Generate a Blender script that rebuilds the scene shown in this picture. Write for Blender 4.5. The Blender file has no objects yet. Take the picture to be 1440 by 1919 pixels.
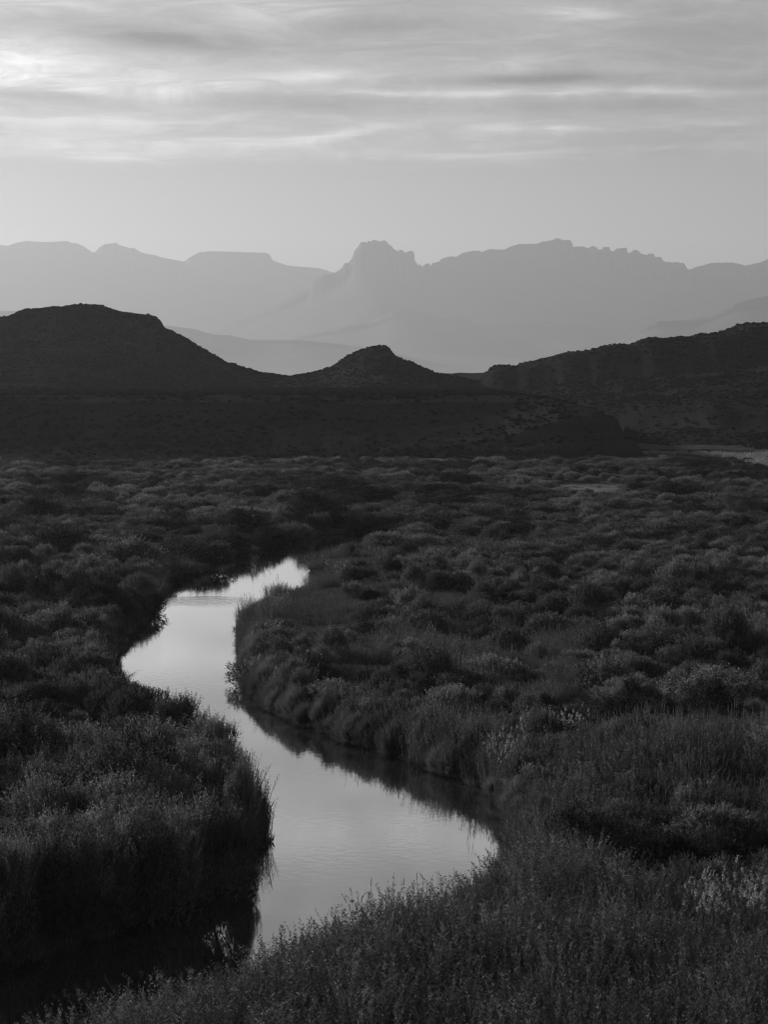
import bpy, math, random
import numpy as np
from mathutils import Vector, noise as mnoise

R = math.radians
C = bpy.context.scene.collection
sc = bpy.context.scene
rng = np.random.default_rng(7)
random.seed(7)

# ------------------------------------------------------------------ camera
F = 4200.0; H = 40.0; HORIZON = 700.0
PITCH = math.atan((959.5 - HORIZON) / F)
cam = bpy.data.objects.new('camera', bpy.data.cameras.new('camera'))
C.objects.link(cam); sc.camera = cam
cam.location = (0, 0, H)
cam.rotation_euler = (math.pi / 2 - PITCH, 0, 0)
cam.data.sensor_fit = 'HORIZONTAL'; cam.data.sensor_width = 36
cam.data.lens = 36 * F / 1440
cam.data.clip_start = 1; cam.data.clip_end = 200000
cp, sp = math.cos(PITCH), math.sin(PITCH)

def ray(px, py):
    dx = (px - 720) / F; dy = -(py - 959.5) / F
    return dx, cp + dy * sp, -sp + dy * cp
def G(px, py, z=0.0):
    d = ray(px, py); t = (z - H) / d[2]
    return d[0] * t, d[1] * t
def P(px, py, Y):
    d = ray(px, py); t = Y / d[1]
    return d[0] * t, Y, H + d[2] * t
def to_px(x, y, z):
    x = np.asarray(x, float); y = np.asarray(y, float); z = np.asarray(z, float) - H
    fw = y * cp - z * sp; up = y * sp + z * cp
    return 720 + F * x / fw, 959.5 - F * up / fw

# ------------------------------------------------------------------ tags, meshes
def tag(o, label=None, cat=None, group=None, kind=None):
    if label: o['label'] = label
    if cat: o['category'] = cat
    if group: o['group'] = group
    if kind: o['kind'] = kind
    return o

def mesh_np(name, verts, faces, smooth=False):
    """verts (n,3); faces (m,4) or (m,3)"""
    verts = np.asarray(verts, np.float32); faces = np.asarray(faces, np.int32)
    me = bpy.data.meshes.new(name)
    n, m, k = len(verts), len(faces), faces.shape[1]
    me.vertices.add(n); me.vertices.foreach_set('co', verts.ravel())
    me.loops.add(m * k); me.loops.foreach_set('vertex_index', faces.ravel())
    me.polygons.add(m)
    me.polygons.foreach_set('loop_start', np.arange(0, m * k, k, dtype=np.int32))
    me.polygons.foreach_set('loop_total', np.full(m, k, np.int32))
    if smooth: me.polygons.foreach_set('use_smooth', np.ones(m, bool))
    me.update(calc_edges=True)
    return me

def grid_mesh(name, X, Y, Z, smooth=True):
    r, c = X.shape
    v = np.stack([X, Y, Z], -1).reshape(-1, 3)
    i = np.arange(r * c).reshape(r, c)
    f = np.stack([i[:-1, :-1], i[:-1, 1:], i[1:, 1:], i[1:, :-1]], -1).reshape(-1, 4)
    return mesh_np(name, v, f, smooth)

def link(name, me, mat=None, parent=None):
    o = bpy.data.objects.new(name, me); C.objects.link(o)
    if mat is not None and not me.materials: me.materials.append(mat)
    if parent is not None: o.parent = parent
    return o

# vectorised value noise
def _h(ix, iy, s):
    n = (ix.astype(np.int64) * 374761393 + iy.astype(np.int64) * 668265263 + s * 1442695041) & 0xffffffff
    n = ((n ^ (n >> 13)) * 1274126177) & 0xffffffff
    return ((n ^ (n >> 16)) & 0xffff) / 65535.0
def vnoise(x, y, s=0):
    x = np.asarray(x, float); y = np.asarray(y, float)
    ix = np.floor(x); iy = np.floor(y); fx = x - ix; fy = y - iy
    fx = fx * fx * (3 - 2 * fx); fy = fy * fy * (3 - 2 * fy)
    a = _h(ix, iy, s); b = _h(ix + 1, iy, s); c = _h(ix, iy + 1, s); d = _h(ix + 1, iy + 1, s)
    return (a * (1 - fx) + b * fx) * (1 - fy) + (c * (1 - fx) + d * fx) * fy
def fbm(x, y, s=0, o=4):
    t = 0; a = .5; n = 0
    for k in range(o):
        t = t + a * vnoise(x * 2 ** k + 17 * k, y * 2 ** k - 9 * k, s + k); n += a; a *= .5
    return t / n - .5
def sstep(a, b, x):
    t = np.clip((x - a) / (b - a), 0, 1); return t * t * (3 - 2 * t)

# ------------------------------------------------------------------ materials
def new_mat(name):
    m = bpy.data.materials.new(name); m.use_nodes = True
    nt = m.node_tree; nt.nodes.clear()
    return m, nt, nt.nodes, nt.links
def grey(v): return (v, v, v, 1)

def leaf_mat(name, alb, trans=.3, lo=.6, hi=1.45, pale_specks=False):
    m, nt, N, L = new_mat(name)
    out = N.new('ShaderNodeOutputMaterial')
    oi = N.new('ShaderNodeObjectInfo')
    mr = N.new('ShaderNodeMapRange'); mr.inputs[3].default_value = alb * lo; mr.inputs[4].default_value = alb * hi
    L.new(oi.outputs['Random'], mr.inputs[0])
    g = N.new('ShaderNodeNewGeometry')
    mu = N.new('ShaderNodeMath'); mu.operation = 'MULTIPLY_ADD'; mu.inputs[1].default_value = .8; mu.inputs[2].default_value = .6
    L.new(g.outputs['Random Per Island'], mu.inputs[0])
    m2 = N.new('ShaderNodeMath'); m2.operation = 'MULTIPLY'
    L.new(mr.outputs[0], m2.inputs[0]); L.new(mu.outputs[0], m2.inputs[1])
    at = N.new('ShaderNodeAttribute'); at.attribute_name = 'tone'
    m3 = N.new('ShaderNodeMath'); m3.operation = 'MULTIPLY_ADD'; L.new(at.outputs['Fac'], m3.inputs[0]); L.new(m2.outputs[0], m3.inputs[1]); L.new(m2.outputs[0], m3.inputs[2]); m2 = m3
    if pale_specks:                                    # a few leaves at random, much paler than the rest
        gt = N.new('ShaderNodeMath'); gt.operation = 'GREATER_THAN'; gt.inputs[1].default_value = .985; L.new(g.outputs['Random Per Island'], gt.inputs[0])
        ga = N.new('ShaderNodeMath'); ga.operation = 'MULTIPLY_ADD'; ga.inputs[1].default_value = .22; L.new(gt.outputs[0], ga.inputs[0]); L.new(m2.outputs[0], ga.inputs[2]); m2 = ga
    d = N.new('ShaderNodeBsdfDiffuse'); t = N.new('ShaderNodeBsdfTranslucent')
    L.new(m2.outputs[0], d.inputs[0]); L.new(m2.outputs[0], t.inputs[0])
    mx = N.new('ShaderNodeMixShader'); mx.inputs[0].default_value = trans
    L.new(d.outputs[0], mx.inputs[1]); L.new(t.outputs[0], mx.inputs[2])
    L.new(mx.outputs[0], out.inputs[0])
    return m

def noise_mat(name, lo, hi, scale, detail=8, rough=.65, stretch=(1, 1, 1), spot=None, strata=0, elev=None, bump=0.0, bumpdist=1.0):
    m, nt, N, L = new_mat(name)
    out = N.new('ShaderNodeOutputMaterial')
    g = N.new('ShaderNodeNewGeometry')
    mp = N.new('ShaderNodeMapping'); mp.inputs['Scale'].default_value = stretch
    L.new(g.outputs['Position'], mp.inputs[0])
    n = N.new('ShaderNodeTexNoise'); n.inputs['Scale'].default_value = scale; n.inputs['Detail'].default_value = detail; n.inputs['Roughness'].default_value = rough
    L.new(mp.outputs[0], n.inputs['Vector'])
    mr = N.new('ShaderNodeMapRange'); mr.inputs[1].default_value = .35; mr.inputs[2].default_value = .65
    mr.inputs[3].default_value = lo; mr.inputs[4].default_value = hi
    L.new(n.outputs[0], mr.inputs[0])
    col = mr.outputs[0]
    if spot:                                     # (scale, threshold, factor) scrub spots / stones
        v = N.new('ShaderNodeTexNoise'); v.inputs['Scale'].default_value = spot[0]; v.inputs['Detail'].default_value = 3
        L.new(g.outputs['Position'], v.inputs['Vector'])
        r = N.new('ShaderNodeMapRange'); r.inputs[1].default_value = spot[1]; r.inputs[2].default_value = spot[1] + .06
        r.inputs[3].default_value = 1; r.inputs[4].default_value = spot[2]
        L.new(v.outputs[0], r.inputs[0])
        mu = N.new('ShaderNodeMath'); mu.operation = 'MULTIPLY'; L.new(col, mu.inputs[0]); L.new(r.outputs[0], mu.inputs[1]); col = mu.outputs[0]
    if strata:
        mp2 = N.new('ShaderNodeMapping'); mp2.inputs['Scale'].default_value = (.004, .004, strata)
        L.new(g.outputs['Position'], mp2.inputs[0])
        v = N.new('ShaderNodeTexNoise'); v.inputs['Scale'].default_value = 1; v.inputs['Detail'].default_value = 5
        L.new(mp2.outputs[0], v.inputs['Vector'])
        r = N.new('ShaderNodeMapRange'); r.inputs[1].default_value = .35; r.inputs[2].default_value = .65; r.inputs[3].default_value = .82; r.inputs[4].default_value = 1.18
        L.new(v.outputs[0], r.inputs[0])
        mu = N.new('ShaderNodeMath'); mu.operation = 'MULTIPLY'; L.new(col, mu.inputs[0]); L.new(r.outputs[0], mu.inputs[1]); col = mu.outputs[0]
    if elev:                                     # (z0, z1, albedo below z0): paler feet put thicker low haze into the colour
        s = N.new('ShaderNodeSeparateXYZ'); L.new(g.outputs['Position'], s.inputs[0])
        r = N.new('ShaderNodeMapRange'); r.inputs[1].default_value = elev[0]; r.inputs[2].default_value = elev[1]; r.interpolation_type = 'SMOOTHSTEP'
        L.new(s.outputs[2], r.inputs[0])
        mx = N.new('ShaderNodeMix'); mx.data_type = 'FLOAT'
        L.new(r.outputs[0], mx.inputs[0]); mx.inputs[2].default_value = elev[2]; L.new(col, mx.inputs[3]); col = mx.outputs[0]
    d = N.new('ShaderNodeBsdfDiffuse'); L.new(col, d.inputs[0])
    if bump:
        b = N.new('ShaderNodeBump'); b.inputs['Strength'].default_value = bump; b.inputs['Distance'].default_value = bumpdist
        L.new(n.outputs[0], b.inputs['Height']); L.new(b.outputs[0], d.inputs['Normal'])
    L.new(d.outputs[0], out.inputs[0])
    return m

M_bright = leaf_mat('willow_leaf', .11, .4)
M_mid = leaf_mat('shrub_leaf', .08, .35)
M_dark = leaf_mat('thicket_leaf', .036, .3)
M_cane = leaf_mat('cane_leaf', .10, .4, pale_specks=True)
M_plume = leaf_mat('plume', .36, .4, .7, 1.2)
M_tip = leaf_mat('seed_head', .13, .4, .7, 1.2)
M_twig = leaf_mat('twig_bark', .08, 0)
M_scrub = leaf_mat('desert_scrub_leaf', .019, .1)

# ------------------------------------------------------------------ river outline
LEFT = [(-600,2040),(-200,1905),(0,1832),(100,1797),(230,1747),(330,1702),(420,1662),(470,1628),(492,1592),(497,1550),(480,1500),(450,1460),(410,1420),
        (360,1385),(300,1350),(250,1310),(225,1270),(215,1235),(240,1200),(275,1165),(292,1135),(302,1103),(335,1087),(385,1066),(430,1045),(480,1034),(540,1014),(610,1003),(700,997),(760,995)]
RIGHT = [(-600,2300),(-200,2160),(0,2095),(120,2060),(320,1990),(480,1903),(600,1862),(700,1826),(830,1775),(900,1700),(940,1650),(957,1600),(962,1560),(950,1515),(905,1478),(850,1458),(800,1442),
         (720,1413),(640,1389),(560,1359),(497,1326),(470,1292),(456,1250),(450,1205),(447,1168),(475,1140),(530,1124),(598,1107),(622,1096),(592,1082),(590,1066),(640,1044),(700,1030),(760,1022)]
river = np.array([G(*p) for p in LEFT] + [G(*p) for p in RIGHT[::-1]])
# smooth the outline (one Chaikin pass, then small irregularities)
def chaikin(p):
    q = np.roll(p, -1, 0)
    return np.stack([.75 * p + .25 * q, .25 * p + .75 * q], 1).reshape(-1, 2)
river = chaikin(chaikin(river))
def sdist(x, y, poly):
    """signed distance to the polygon, positive inside"""
    x = np.asarray(x, float); y = np.asarray(y, float); sh = x.shape; x = x.ravel(); y = y.ravel()
    best = np.full(x.shape, 1e18); ins = np.zeros(x.shape, bool)
    for a, b in zip(poly, np.roll(poly, -1, 0)):
        ex, ey = b - a; l2 = ex * ex + ey * ey + 1e-12
        t = np.clip(((x - a[0]) * ex + (y - a[1]) * ey) / l2, 0, 1)
        best = np.minimum(best, (x - a[0] - t * ex) ** 2 + (y - a[1] - t * ey) ** 2)
        c = (a[1] > y) != (b[1] > y)
        with np.errstate(divide='ignore', invalid='ignore'):
            ins ^= c & (x < ex * (y - a[1]) / (ey if ey != 0 else 1e-12) + a[0])
    d = np.sqrt(best); return np.where(ins, d, -d).reshape(sh)
def inpoly(px, py, poly):
    return sdist(px, py, np.array(poly, float)) > 0

FG_POLY = [(-900,2400),(-900,1500),(-600,2290),(-200,2150),(0,2085),(320,1968),(480,1893),(600,1852),(700,1816),(830,1765),(900,1690),(945,1640),(1000,1650),(1100,1690),(1200,1740),(1290,1790),(1400,1790),(1600,1760),(1700,2500)]
fg_w = np.array([G(max(-900, p[0]), p[1]) for p in FG_POLY])
KNOLL = G(1230, 1490)
def ground_z(x, y):
    x = np.asarray(x, float); y = np.asarray(y, float)
    r = sdist(x, y, river)
    z = np.where(r > 0, -1.3 * sstep(0, 4, r), .04 + .9 * sstep(.4, 4.5, -r))
    away = sstep(2, 20, -r)
    z = z + away * (fbm(x / 18, y / 18, 3) * 2.2 + fbm(x / 60, y / 60, 9) * 2.5) * np.clip(1.3 - y / 4000, .3, 1)
    fg = sdist(x, y, fg_w)
    z = z + 2.6 * sstep(0, 7, fg)
    z = z + 2.6 * sstep(1, 10, -r) * np.exp(-(((x - KNOLL[0]) / 17) ** 2 + ((y - KNOLL[1]) / 16) ** 2))
    bl = 38.3 - .42 * np.clip(y, 0, None) + fbm(x / 25, y / 12, 5) * 4 * sstep(10, 60, y)
    z = np.where(y < 130, np.maximum(z, bl), z)
    return z

yy = np.concatenate([np.linspace(-280, 90, 60), np.arange(92, 520, 1.6), np.geomspace(522, 46000, 230)])
u = np.concatenate([np.linspace(-.62, -.25, 30)[:-1], np.linspace(-.25, .25, 330), np.linspace(.25, .62, 30)[1:]])
YY, UU = np.meshgrid(yy, u, indexing='ij')
XX = UU * np.maximum(YY + 120, 120) * np.where(YY > 20000, np.clip(1 - (YY - 20000) / 80000, .5, 1), 1)
XX = np.clip(XX, -15500, 15500)
near = YY < 3000
ZZ = np.full(XX.shape, .8)
ZZ[near] = ground_z(XX[near], YY[near])

def ground_material():
    m, nt, N, L = new_mat('valley_soil')
    out = N.new('ShaderNodeOutputMaterial'); g = N.new('ShaderNodeNewGeometry')
    n = N.new('ShaderNodeTexNoise'); n.inputs['Scale'].default_value = .12; n.inputs['Detail'].default_value = 10; n.inputs['Roughness'].default_value = .7
    L.new(g.outputs['Position'], n.inputs['Vector'])
    mr = N.new('ShaderNodeMapRange'); mr.inputs[1].default_value = .4; mr.inputs[2].default_value = .7; mr.inputs[3].default_value = .04; mr.inputs[4].default_value = .09
    L.new(n.outputs[0], mr.inputs[0])
    # pale sand on the clearings
    at = N.new('ShaderNodeAttribute'); at.attribute_name = 'sand'
    n2 = N.new('ShaderNodeTexNoise'); n2.inputs['Scale'].default_value = .25; n2.inputs['Detail'].default_value = 6
    mp = N.new('ShaderNodeMapping'); mp.inputs['Scale'].default_value = (1, .35, 1); L.new(g.outputs['Position'], mp.inputs[0]); L.new(mp.outputs[0], n2.inputs['Vector'])
    r2 = N.new('ShaderNodeMapRange'); r2.inputs[1].default_value = .42; r2.inputs[2].default_value = .55; L.new(n2.outputs[0], r2.inputs[0])
    mu = N.new('ShaderNodeMath'); mu.operation = 'MULTIPLY'; L.new(at.outputs['Fac'], mu.inputs[0]); L.new(r2.outputs[0], mu.inputs[1])
    mx = N.new('ShaderNodeMix'); mx.data_type = 'FLOAT'; L.new(mu.outputs[0], mx.inputs[0]); L.new(mr.outputs[0], mx.inputs[2]); mx.inputs[3].default_value = .16
    aw = N.new('ShaderNodeAttribute'); aw.attribute_name = 'wet'
    mw = N.new('ShaderNodeMix'); mw.data_type = 'FLOAT'; L.new(aw.outputs['Fac'], mw.inputs[0]); L.new(mx.outputs[0], mw.inputs[2]); mw.inputs[3].default_value = .03; mx = mw
    d = N.new('ShaderNodeBsdfDiffuse'); L.new(mx.outputs[0], d.inputs[0])
    b = N.new('ShaderNodeBump'); b.inputs['Strength'].default_value = .6; b.inputs['Distance'].default_value = .3
    L.new(n.outputs[0], b.inputs['Height']); L.new(b.outputs[0], d.inputs['Normal'])
    L.new(d.outputs[0], out.inputs[0]); return m

SANDS = [(1110, 915, 95, 9, 1.), (1145, 938, 60, 2.5, 1.), (720, 947, 80, 7, .5), (905, 908, 40, 4, .7), (200, 862, 70, 5, .7), (560, 862, 60, 4, .6), (1330, 853, 140, 3.5, .25),
         (240, 985, 22, 5, .7), (345, 985, 14, 4, .7), (820, 862, 60, 4, .6), (60, 858, 60, 4, .5), (1180, 885, 60, 3, .7)]
pxg, pyg = to_px(XX, np.maximum(YY, 50), ZZ)
sand = np.zeros(XX.shape)
for sx, sy, rx, ry, k in SANDS:
    sand = np.maximum(sand, k * (1 - sstep(.6, 1.15, np.hypot((pxg - sx) / rx, (pyg - sy) / ry))))
rg = np.zeros(XX.shape); nr = YY < 700; rg[nr] = sdist(XX[nr], YY[nr], river)
me = grid_mesh('ground', XX, YY, ZZ)
a = me.attributes.new('sand', 'FLOAT', 'POINT'); a.data.foreach_set('value', sand.ravel().astype(np.float32))
wet = np.where(nr, 1 - sstep(.6, 3.5, -rg), 0)                 # mud stays wet and dark beside the water
a = me.attributes.new('wet', 'FLOAT', 'POINT'); a.data.foreach_set('value', wet.ravel().astype(np.float32))
tag(link('ground', me, ground_material()), kind='structure')

# ------------------------------------------------------------------ water
def water_material():
    m, nt, N, L = new_mat('river_water')
    out = N.new('ShaderNodeOutputMaterial'); g = N.new('ShaderNodeNewGeometry')
    df = N.new('ShaderNodeBsdfDiffuse'); df.inputs[0].default_value = grey(.02)
    gl = N.new('ShaderNodeBsdfGlossy'); gl.inputs['Color'].default_value = grey(1); gl.inputs['Roughness'].default_value = .04
    fr = N.new('ShaderNodeFresnel'); fr.inputs[0].default_value = 1.333
    fm = N.new('ShaderNodeMath'); fm.operation = 'MULTIPLY'; fm.use_clamp = True; fm.inputs[1].default_value = 1.65; L.new(fr.outputs[0], fm.inputs[0])
    p = N.new('ShaderNodeMixShader'); L.new(fm.outputs[0], p.inputs[0]); L.new(df.outputs[0], p.inputs[1]); L.new(gl.outputs[0], p.inputs[2])
    def nz(scale, st, det):
        mp = N.new('ShaderNodeMapping'); mp.inputs['Scale'].default_value = st; L.new(g.outputs['Position'], mp.inputs[0])
        n = N.new('ShaderNodeTexNoise'); n.inputs['Scale'].default_value = scale; n.inputs['Detail'].default_value = det
        L.new(mp.outputs[0], n.inputs['Vector']); return n.outputs[0]
    fine = nz(1.1, (1, .8, 1), 3); mid = nz(.16, (1, .45, 1), 2)
    patch = nz(.05, (1, .4, 1), 4)
    pr = N.new('ShaderNodeMapRange'); pr.inputs[1].default_value = .42; pr.inputs[2].default_value = .68; pr.inputs[3].default_value = .002; pr.inputs[4].default_value = .012
    L.new(patch, pr.inputs[0])
    # the riffle above the point bar
    rx, ry = G(395, 1128)
    vs = N.new('ShaderNodeVectorMath'); vs.operation = 'SUBTRACT'; vs.inputs[1].default_value = (rx, ry, 0); L.new(g.outputs['Position'], vs.inputs[0])
    vm = N.new('ShaderNodeVectorMath'); vm.operation = 'MULTIPLY'; vm.inputs[1].default_value = (1 / 10.5, 1 / 9.0, 0); L.new(vs.outputs[0], vm.inputs[0])
    vl = N.new('ShaderNodeVectorMath'); vl.operation = 'LENGTH'; L.new(vm.outputs[0], vl.inputs[0])
    rf = N.new('ShaderNodeMapRange'); rf.inputs[1].default_value = .5; rf.inputs[2].default_value = 1.2; rf.inputs[3].default_value = .07; rf.inputs[4].default_value = 0
    L.new(vl.outputs['Value'], rf.inputs[0])
    ad = N.new('ShaderNodeMath'); ad.operation = 'ADD'; L.new(pr.outputs[0], ad.inputs[0]); L.new(rf.outputs[0], ad.inputs[1])
    h = N.new('ShaderNodeMath'); h.operation = 'MULTIPLY'; L.new(fine, h.inputs[0]); L.new(ad.outputs[0], h.inputs[1])
    h2 = N.new('ShaderNodeMath'); h2.operation = 'MULTIPLY_ADD'; h2.inputs[1].default_value = .007; L.new(mid, h2.inputs[0]); L.new(h.outputs[0], h2.inputs[2])
    b = N.new('ShaderNodeBump'); b.inputs['Strength'].default_value = 1; b.inputs['Distance'].default_value = 1
    L.new(h2.outputs[0], b.inputs['Height']); L.new(b.outputs[0], gl.inputs['Normal']); L.new(b.outputs[0], df.inputs['Normal'])
    L.new(p.outputs[0], out.inputs[0]); return m
lo = river.min(0) - 3; hi = river.max(0) + 3
import bmesh
bm = bmesh.new()
wide = []
nrm = np.roll(river, -1, 0) - np.roll(river, 1, 0); nrm = np.stack([nrm[:, 1], -nrm[:, 0]], 1); nrm /= np.linalg.norm(nrm, axis=1)[:, None] + 1e-9
area = .5 * np.sum(river[:, 0] * np.roll(river[:, 1], -1) - np.roll(river[:, 0], -1) * river[:, 1])
off = river + nrm * (1.0 if area > 0 else -1.0) * .25
vs_ = [bm.verts.new((x, y, 0)) for x, y in off]
f_ = bm.faces.new(vs_); bmesh.ops.triangulate(bm, faces=[f_], ngon_method='EAR_CLIP')
for f in bm.faces:
    if f.normal.z < 0: f.normal_flip()
me = bpy.data.meshes.new('river'); bm.to_mesh(me); bm.free()
tag(link('river', me, water_material()), kind='structure')

# ------------------------------------------------------------------ hills and mountains
def interp(pts, q):
    pts = sorted(pts); return np.interp(q, [p[0] for p in pts], [p[1] for p in pts])

def ridge_hill(name, sil, Yr, Yf, Yb, zf, prof, mat, step, rows=(70, 25), rough=0.0, cliff=0.0, edge=0.0, seed=0, jag=1.0, label=None, smooth=0):
    """A real ridge: crest at depth Yr following the skyline, front slope down to zf at depth Yf(px), back slope to Yb.
    prof(t, px) -> 0..1 height for t = 0 (front foot) .. 1 (crest)"""
    p0, p1 = sil[0][0], sil[-1][0]
    x0, x1 = (p0 - 720) / F * Yr, (p1 - 720) / F * Yr
    xs = np.arange(x0, x1, step); n = len(xs)
    px = 720 + F * xs / Yr
    py = interp(sil, px) + (fbm(px / 9, px * 0 + seed, seed, 4)) * 2.4 * jag
    Yrc = Yr * (1 + (.002 if smooth else .02) * fbm(px / 120, px * 0, seed + 5, 3))
    zr = H + (HORIZON - py) / F * Yr * 1.0
    zr = np.array([P(a, b, c)[2] for a, b, c in zip(px, py, Yrc)])
    xs = (px - 720) / F * Yrc * 1.0
    yf = np.array([Yf(a) if callable(Yf) else Yf for a in px]) if callable(Yf) else np.full(n, float(Yf))
    zfo = np.array([zf(a) for a in px]) if callable(zf) else np.full(n, float(zf))
    tf = np.linspace(0, 1, rows[0]); tb = np.linspace(0, 1, rows[1])[1:]
    Xs, Ys, Zs = [], [], []
    hgt = np.maximum(zr - zfo, .5)
    kw_ = max(3, int(n * smooth)) if smooth else 0
    if kw_:
        ker = np.hanning(kw_ * 2 + 1); ker /= ker.sum(); hs_ = np.convolve(np.pad(hgt, kw_, 'edge'), ker, 'valid')
    for t in tf:
        h = prof(np.full(n, t), px)
        y = yf + (Yrc - yf) * t
        lat = xs * (y / Yrc) if False else xs
        gul = fbm(xs / (Yr * .018), y / (Yr * .05), seed + 11, 4)
        e = 1 - abs(2 * t - 1)
        w = (1 - t) ** .5 * min(1, t * 6)
        hg_ = hgt
        if kw_:
            q_ = float(sstep(.90, .995, t)); hg_ = np.minimum(hs_, hgt * 1.0 / np.maximum(h, .2)) * (1 - q_) + hgt * q_
        z = zfo + hg_ * h + gul * hgt * rough * w * 1.6
        z = np.minimum(z, zr + (Yrc - y) * 0 - (1 - t) * hgt * .02)
        Xs.append(lat); Zs.append(z)
        dz = np.gradient(prof(tf, np.full(len(tf), 720.)), tf)[int(t * (len(tf) - 1))]
        steep = np.clip((dz - 1.2) / 2.5, 0, 1)
        but = np.abs(fbm(xs / (Yr * .007), z / (Yr * .15), seed + 21, 3)) * 1.6 + .35 * fbm(xs / (Yr * .002), z / (Yr * .05), seed + 23, 3)
        Ys.append(y - but * cliff * (.15 + steep) * min(1, t * 5) * min(1, (1 - t) * 8))
    for t in tb:
        Xs.append(xs); Ys.append(Yrc + (Yb - Yrc) * t)
        Zs.append(zr + (-20 - zr) * (t ** 1.1) - 0.02 * hgt * (t > 0))
    me = grid_mesh(name, np.array(Xs), np.array(Ys), np.array(Zs))
    return tag(link(name, me, mat), label, kind='structure')

def knots(*kk):
    a = np.array(kk)
    return lambda t, px: np.interp(t, a[:, 0], a[:, 1])

rock_near = noise_mat('mesa_rock', .022, .031, .02, 10, .7, spot=(.35, .52, .75), strata=.22, bump=.8, bumpdist=3)
rock_hill = noise_mat('hill_rock', .018, .027, .015, 10, .7, spot=(.3, .53, .75), strata=.07, bump=.8, bumpdist=4)
rock_cliff = noise_mat('cliff_rock', .014, .025, .03, 10, .72, stretch=(1, 1, .15), spot=(.3, .55, .85), strata=.06, bump=.9, bumpdist=4)

# near mesa: a plan outline and a slope profile from its edge
def near_mesa():
    xs = np.arange(-620, 150, 2.6); ys = np.concatenate([np.arange(985, 1160, 2.2), np.arange(1162, 1900, 9)])
    Y, X = np.meshgrid(ys, xs, indexing='ij')
    edge = 1012 + 14 * fbm(X / 90, X * 0, 31, 3) * 2 + 5 * fbm(X / 14, X * 0 + 4, 33, 3)
    d = Y - edge                                             # metres in from the front foot
    xr = 121 + 6 * fbm(Y / 30, Y * 0, 35, 3)
    dr = (xr - X) * 1.0
    # soft minimum of distances makes the rounded right end
    dd = np.minimum(d, dr * 1.6 + 6)
    face = np.interp(dd, [-30, 0, 22, 40, 56, 66, 70, 84, 90], [-3, .3, 5.5, 11, 17, 21.5, 26, 28, 29.3])
    faceR = np.interp(dd, [-30, 0, 10, 14, 22, 26, 40, 60, 90], [-3, .3, 4, 9, 12, 20, 23, 27, 29.3])
    k = sstep(40, 90, X); z = face * (1 - k) + faceR * k
    px = 720 + F * X / 1090
    topz = np.interp(px, [900, 1000, 1050, 1090, 1130, 1160, 1180, 1196, 1230], [30, 29.2, 27, 23.8, 22, 21, 18, 3, -3])
    z = np.minimum(z, topz + fbm(X / 20, Y / 20, 37) * 1.2)
    z = z + fbm(X / 16, Y / 10, 41, 4) * 2.6 * np.clip(1 - z / 40, .25, 1) * sstep(0, 12, dd) + (Y > 1160) * 0
    z = np.where(Y > 1160, z + (Y - 1160) * .0006, z)
    gul = np.abs(fbm(X / 22, Y / 60, 43, 3)); z = z - (gul < .05) * (1.5 * (1 - gul / .05)) * sstep(0, 20, dd) * (1 - sstep(60, 90, dd))
    z = np.where(Y > 1800, -10, z)
    return tag(link('mesa', grid_mesh('mesa', X, Y, z), rock_near), kind='structure')
mesa = near_mesa()

hillL = ridge_hill('flat_topped_hill', [(-420,640),(-300,612),(-200,598),(0,595),(30,592),(45,581),(130,574),(150,571),(190,572),(230,584),(290,592),(304,601),(310,615),(350,634),(385,655),(430,680),(490,698),(545,706),(600,712)],
    1900, 1440, 2600, 27, knots((0,0),(.12,.045),(.3,.15),(.5,.32),(.68,.53),(.80,.70),(.83,.86),(.93,.95),(1,1)), rock_hill, 3.2, rough=.07, cliff=16, seed=51)
cone = ridge_hill('cone_hill', [(470,722),(545,705),(590,698),(620,688),(632,680),(650,668),(690,651),(700,648),(722,648),(735,655),(738,665),(747,670),(790,686),(815,699),(860,706),(900,716)],
    1760, 1450, 2100, 27, knots((0,0),(.2,.1),(.5,.34),(.75,.6),(.88,.8),(.92,.93),(1,1)), rock_hill, 2.6, rough=.05, cliff=9, seed=61)
saddle = ridge_hill('saddle_ridge', [(760,712),(815,701),(860,699),(912,699),(1000,699),(1100,700)],
    2300, 1900, 2500, 20, knots((0,0),(.4,.3),(.8,.7),(.9,.95),(1,1)), rock_cliff, 4, rough=.04, cliff=8, seed=71)
def yfR(px): return float(np.interp(px, [880, 1000, 1190, 1300, 1440, 1700], [1500, 1330, 1175, 1150, 1120, 1100]))
hillR = ridge_hill('cliff_hill', [(895,730),(912,703),(916,691),(930,684),(970,686),(975,681),(1000,676),(1060,660),(1110,655),(1130,648),(1185,645),(1200,636),(1290,630),(1350,622),(1372,613),(1380,607),(1440,604),(1560,598),(1750,600)],
    1700, yfR, 2500, 0, knots((0,0),(.05,.02),(.20,.09),(.24,.12),(.28,.28),(.34,.33),(.60,.46),(.82,.60),(.86,.78),(.89,.93),(1,1)), rock_cliff, 2.2, rows=(150, 25), rough=.03, cliff=5, seed=81)

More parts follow.
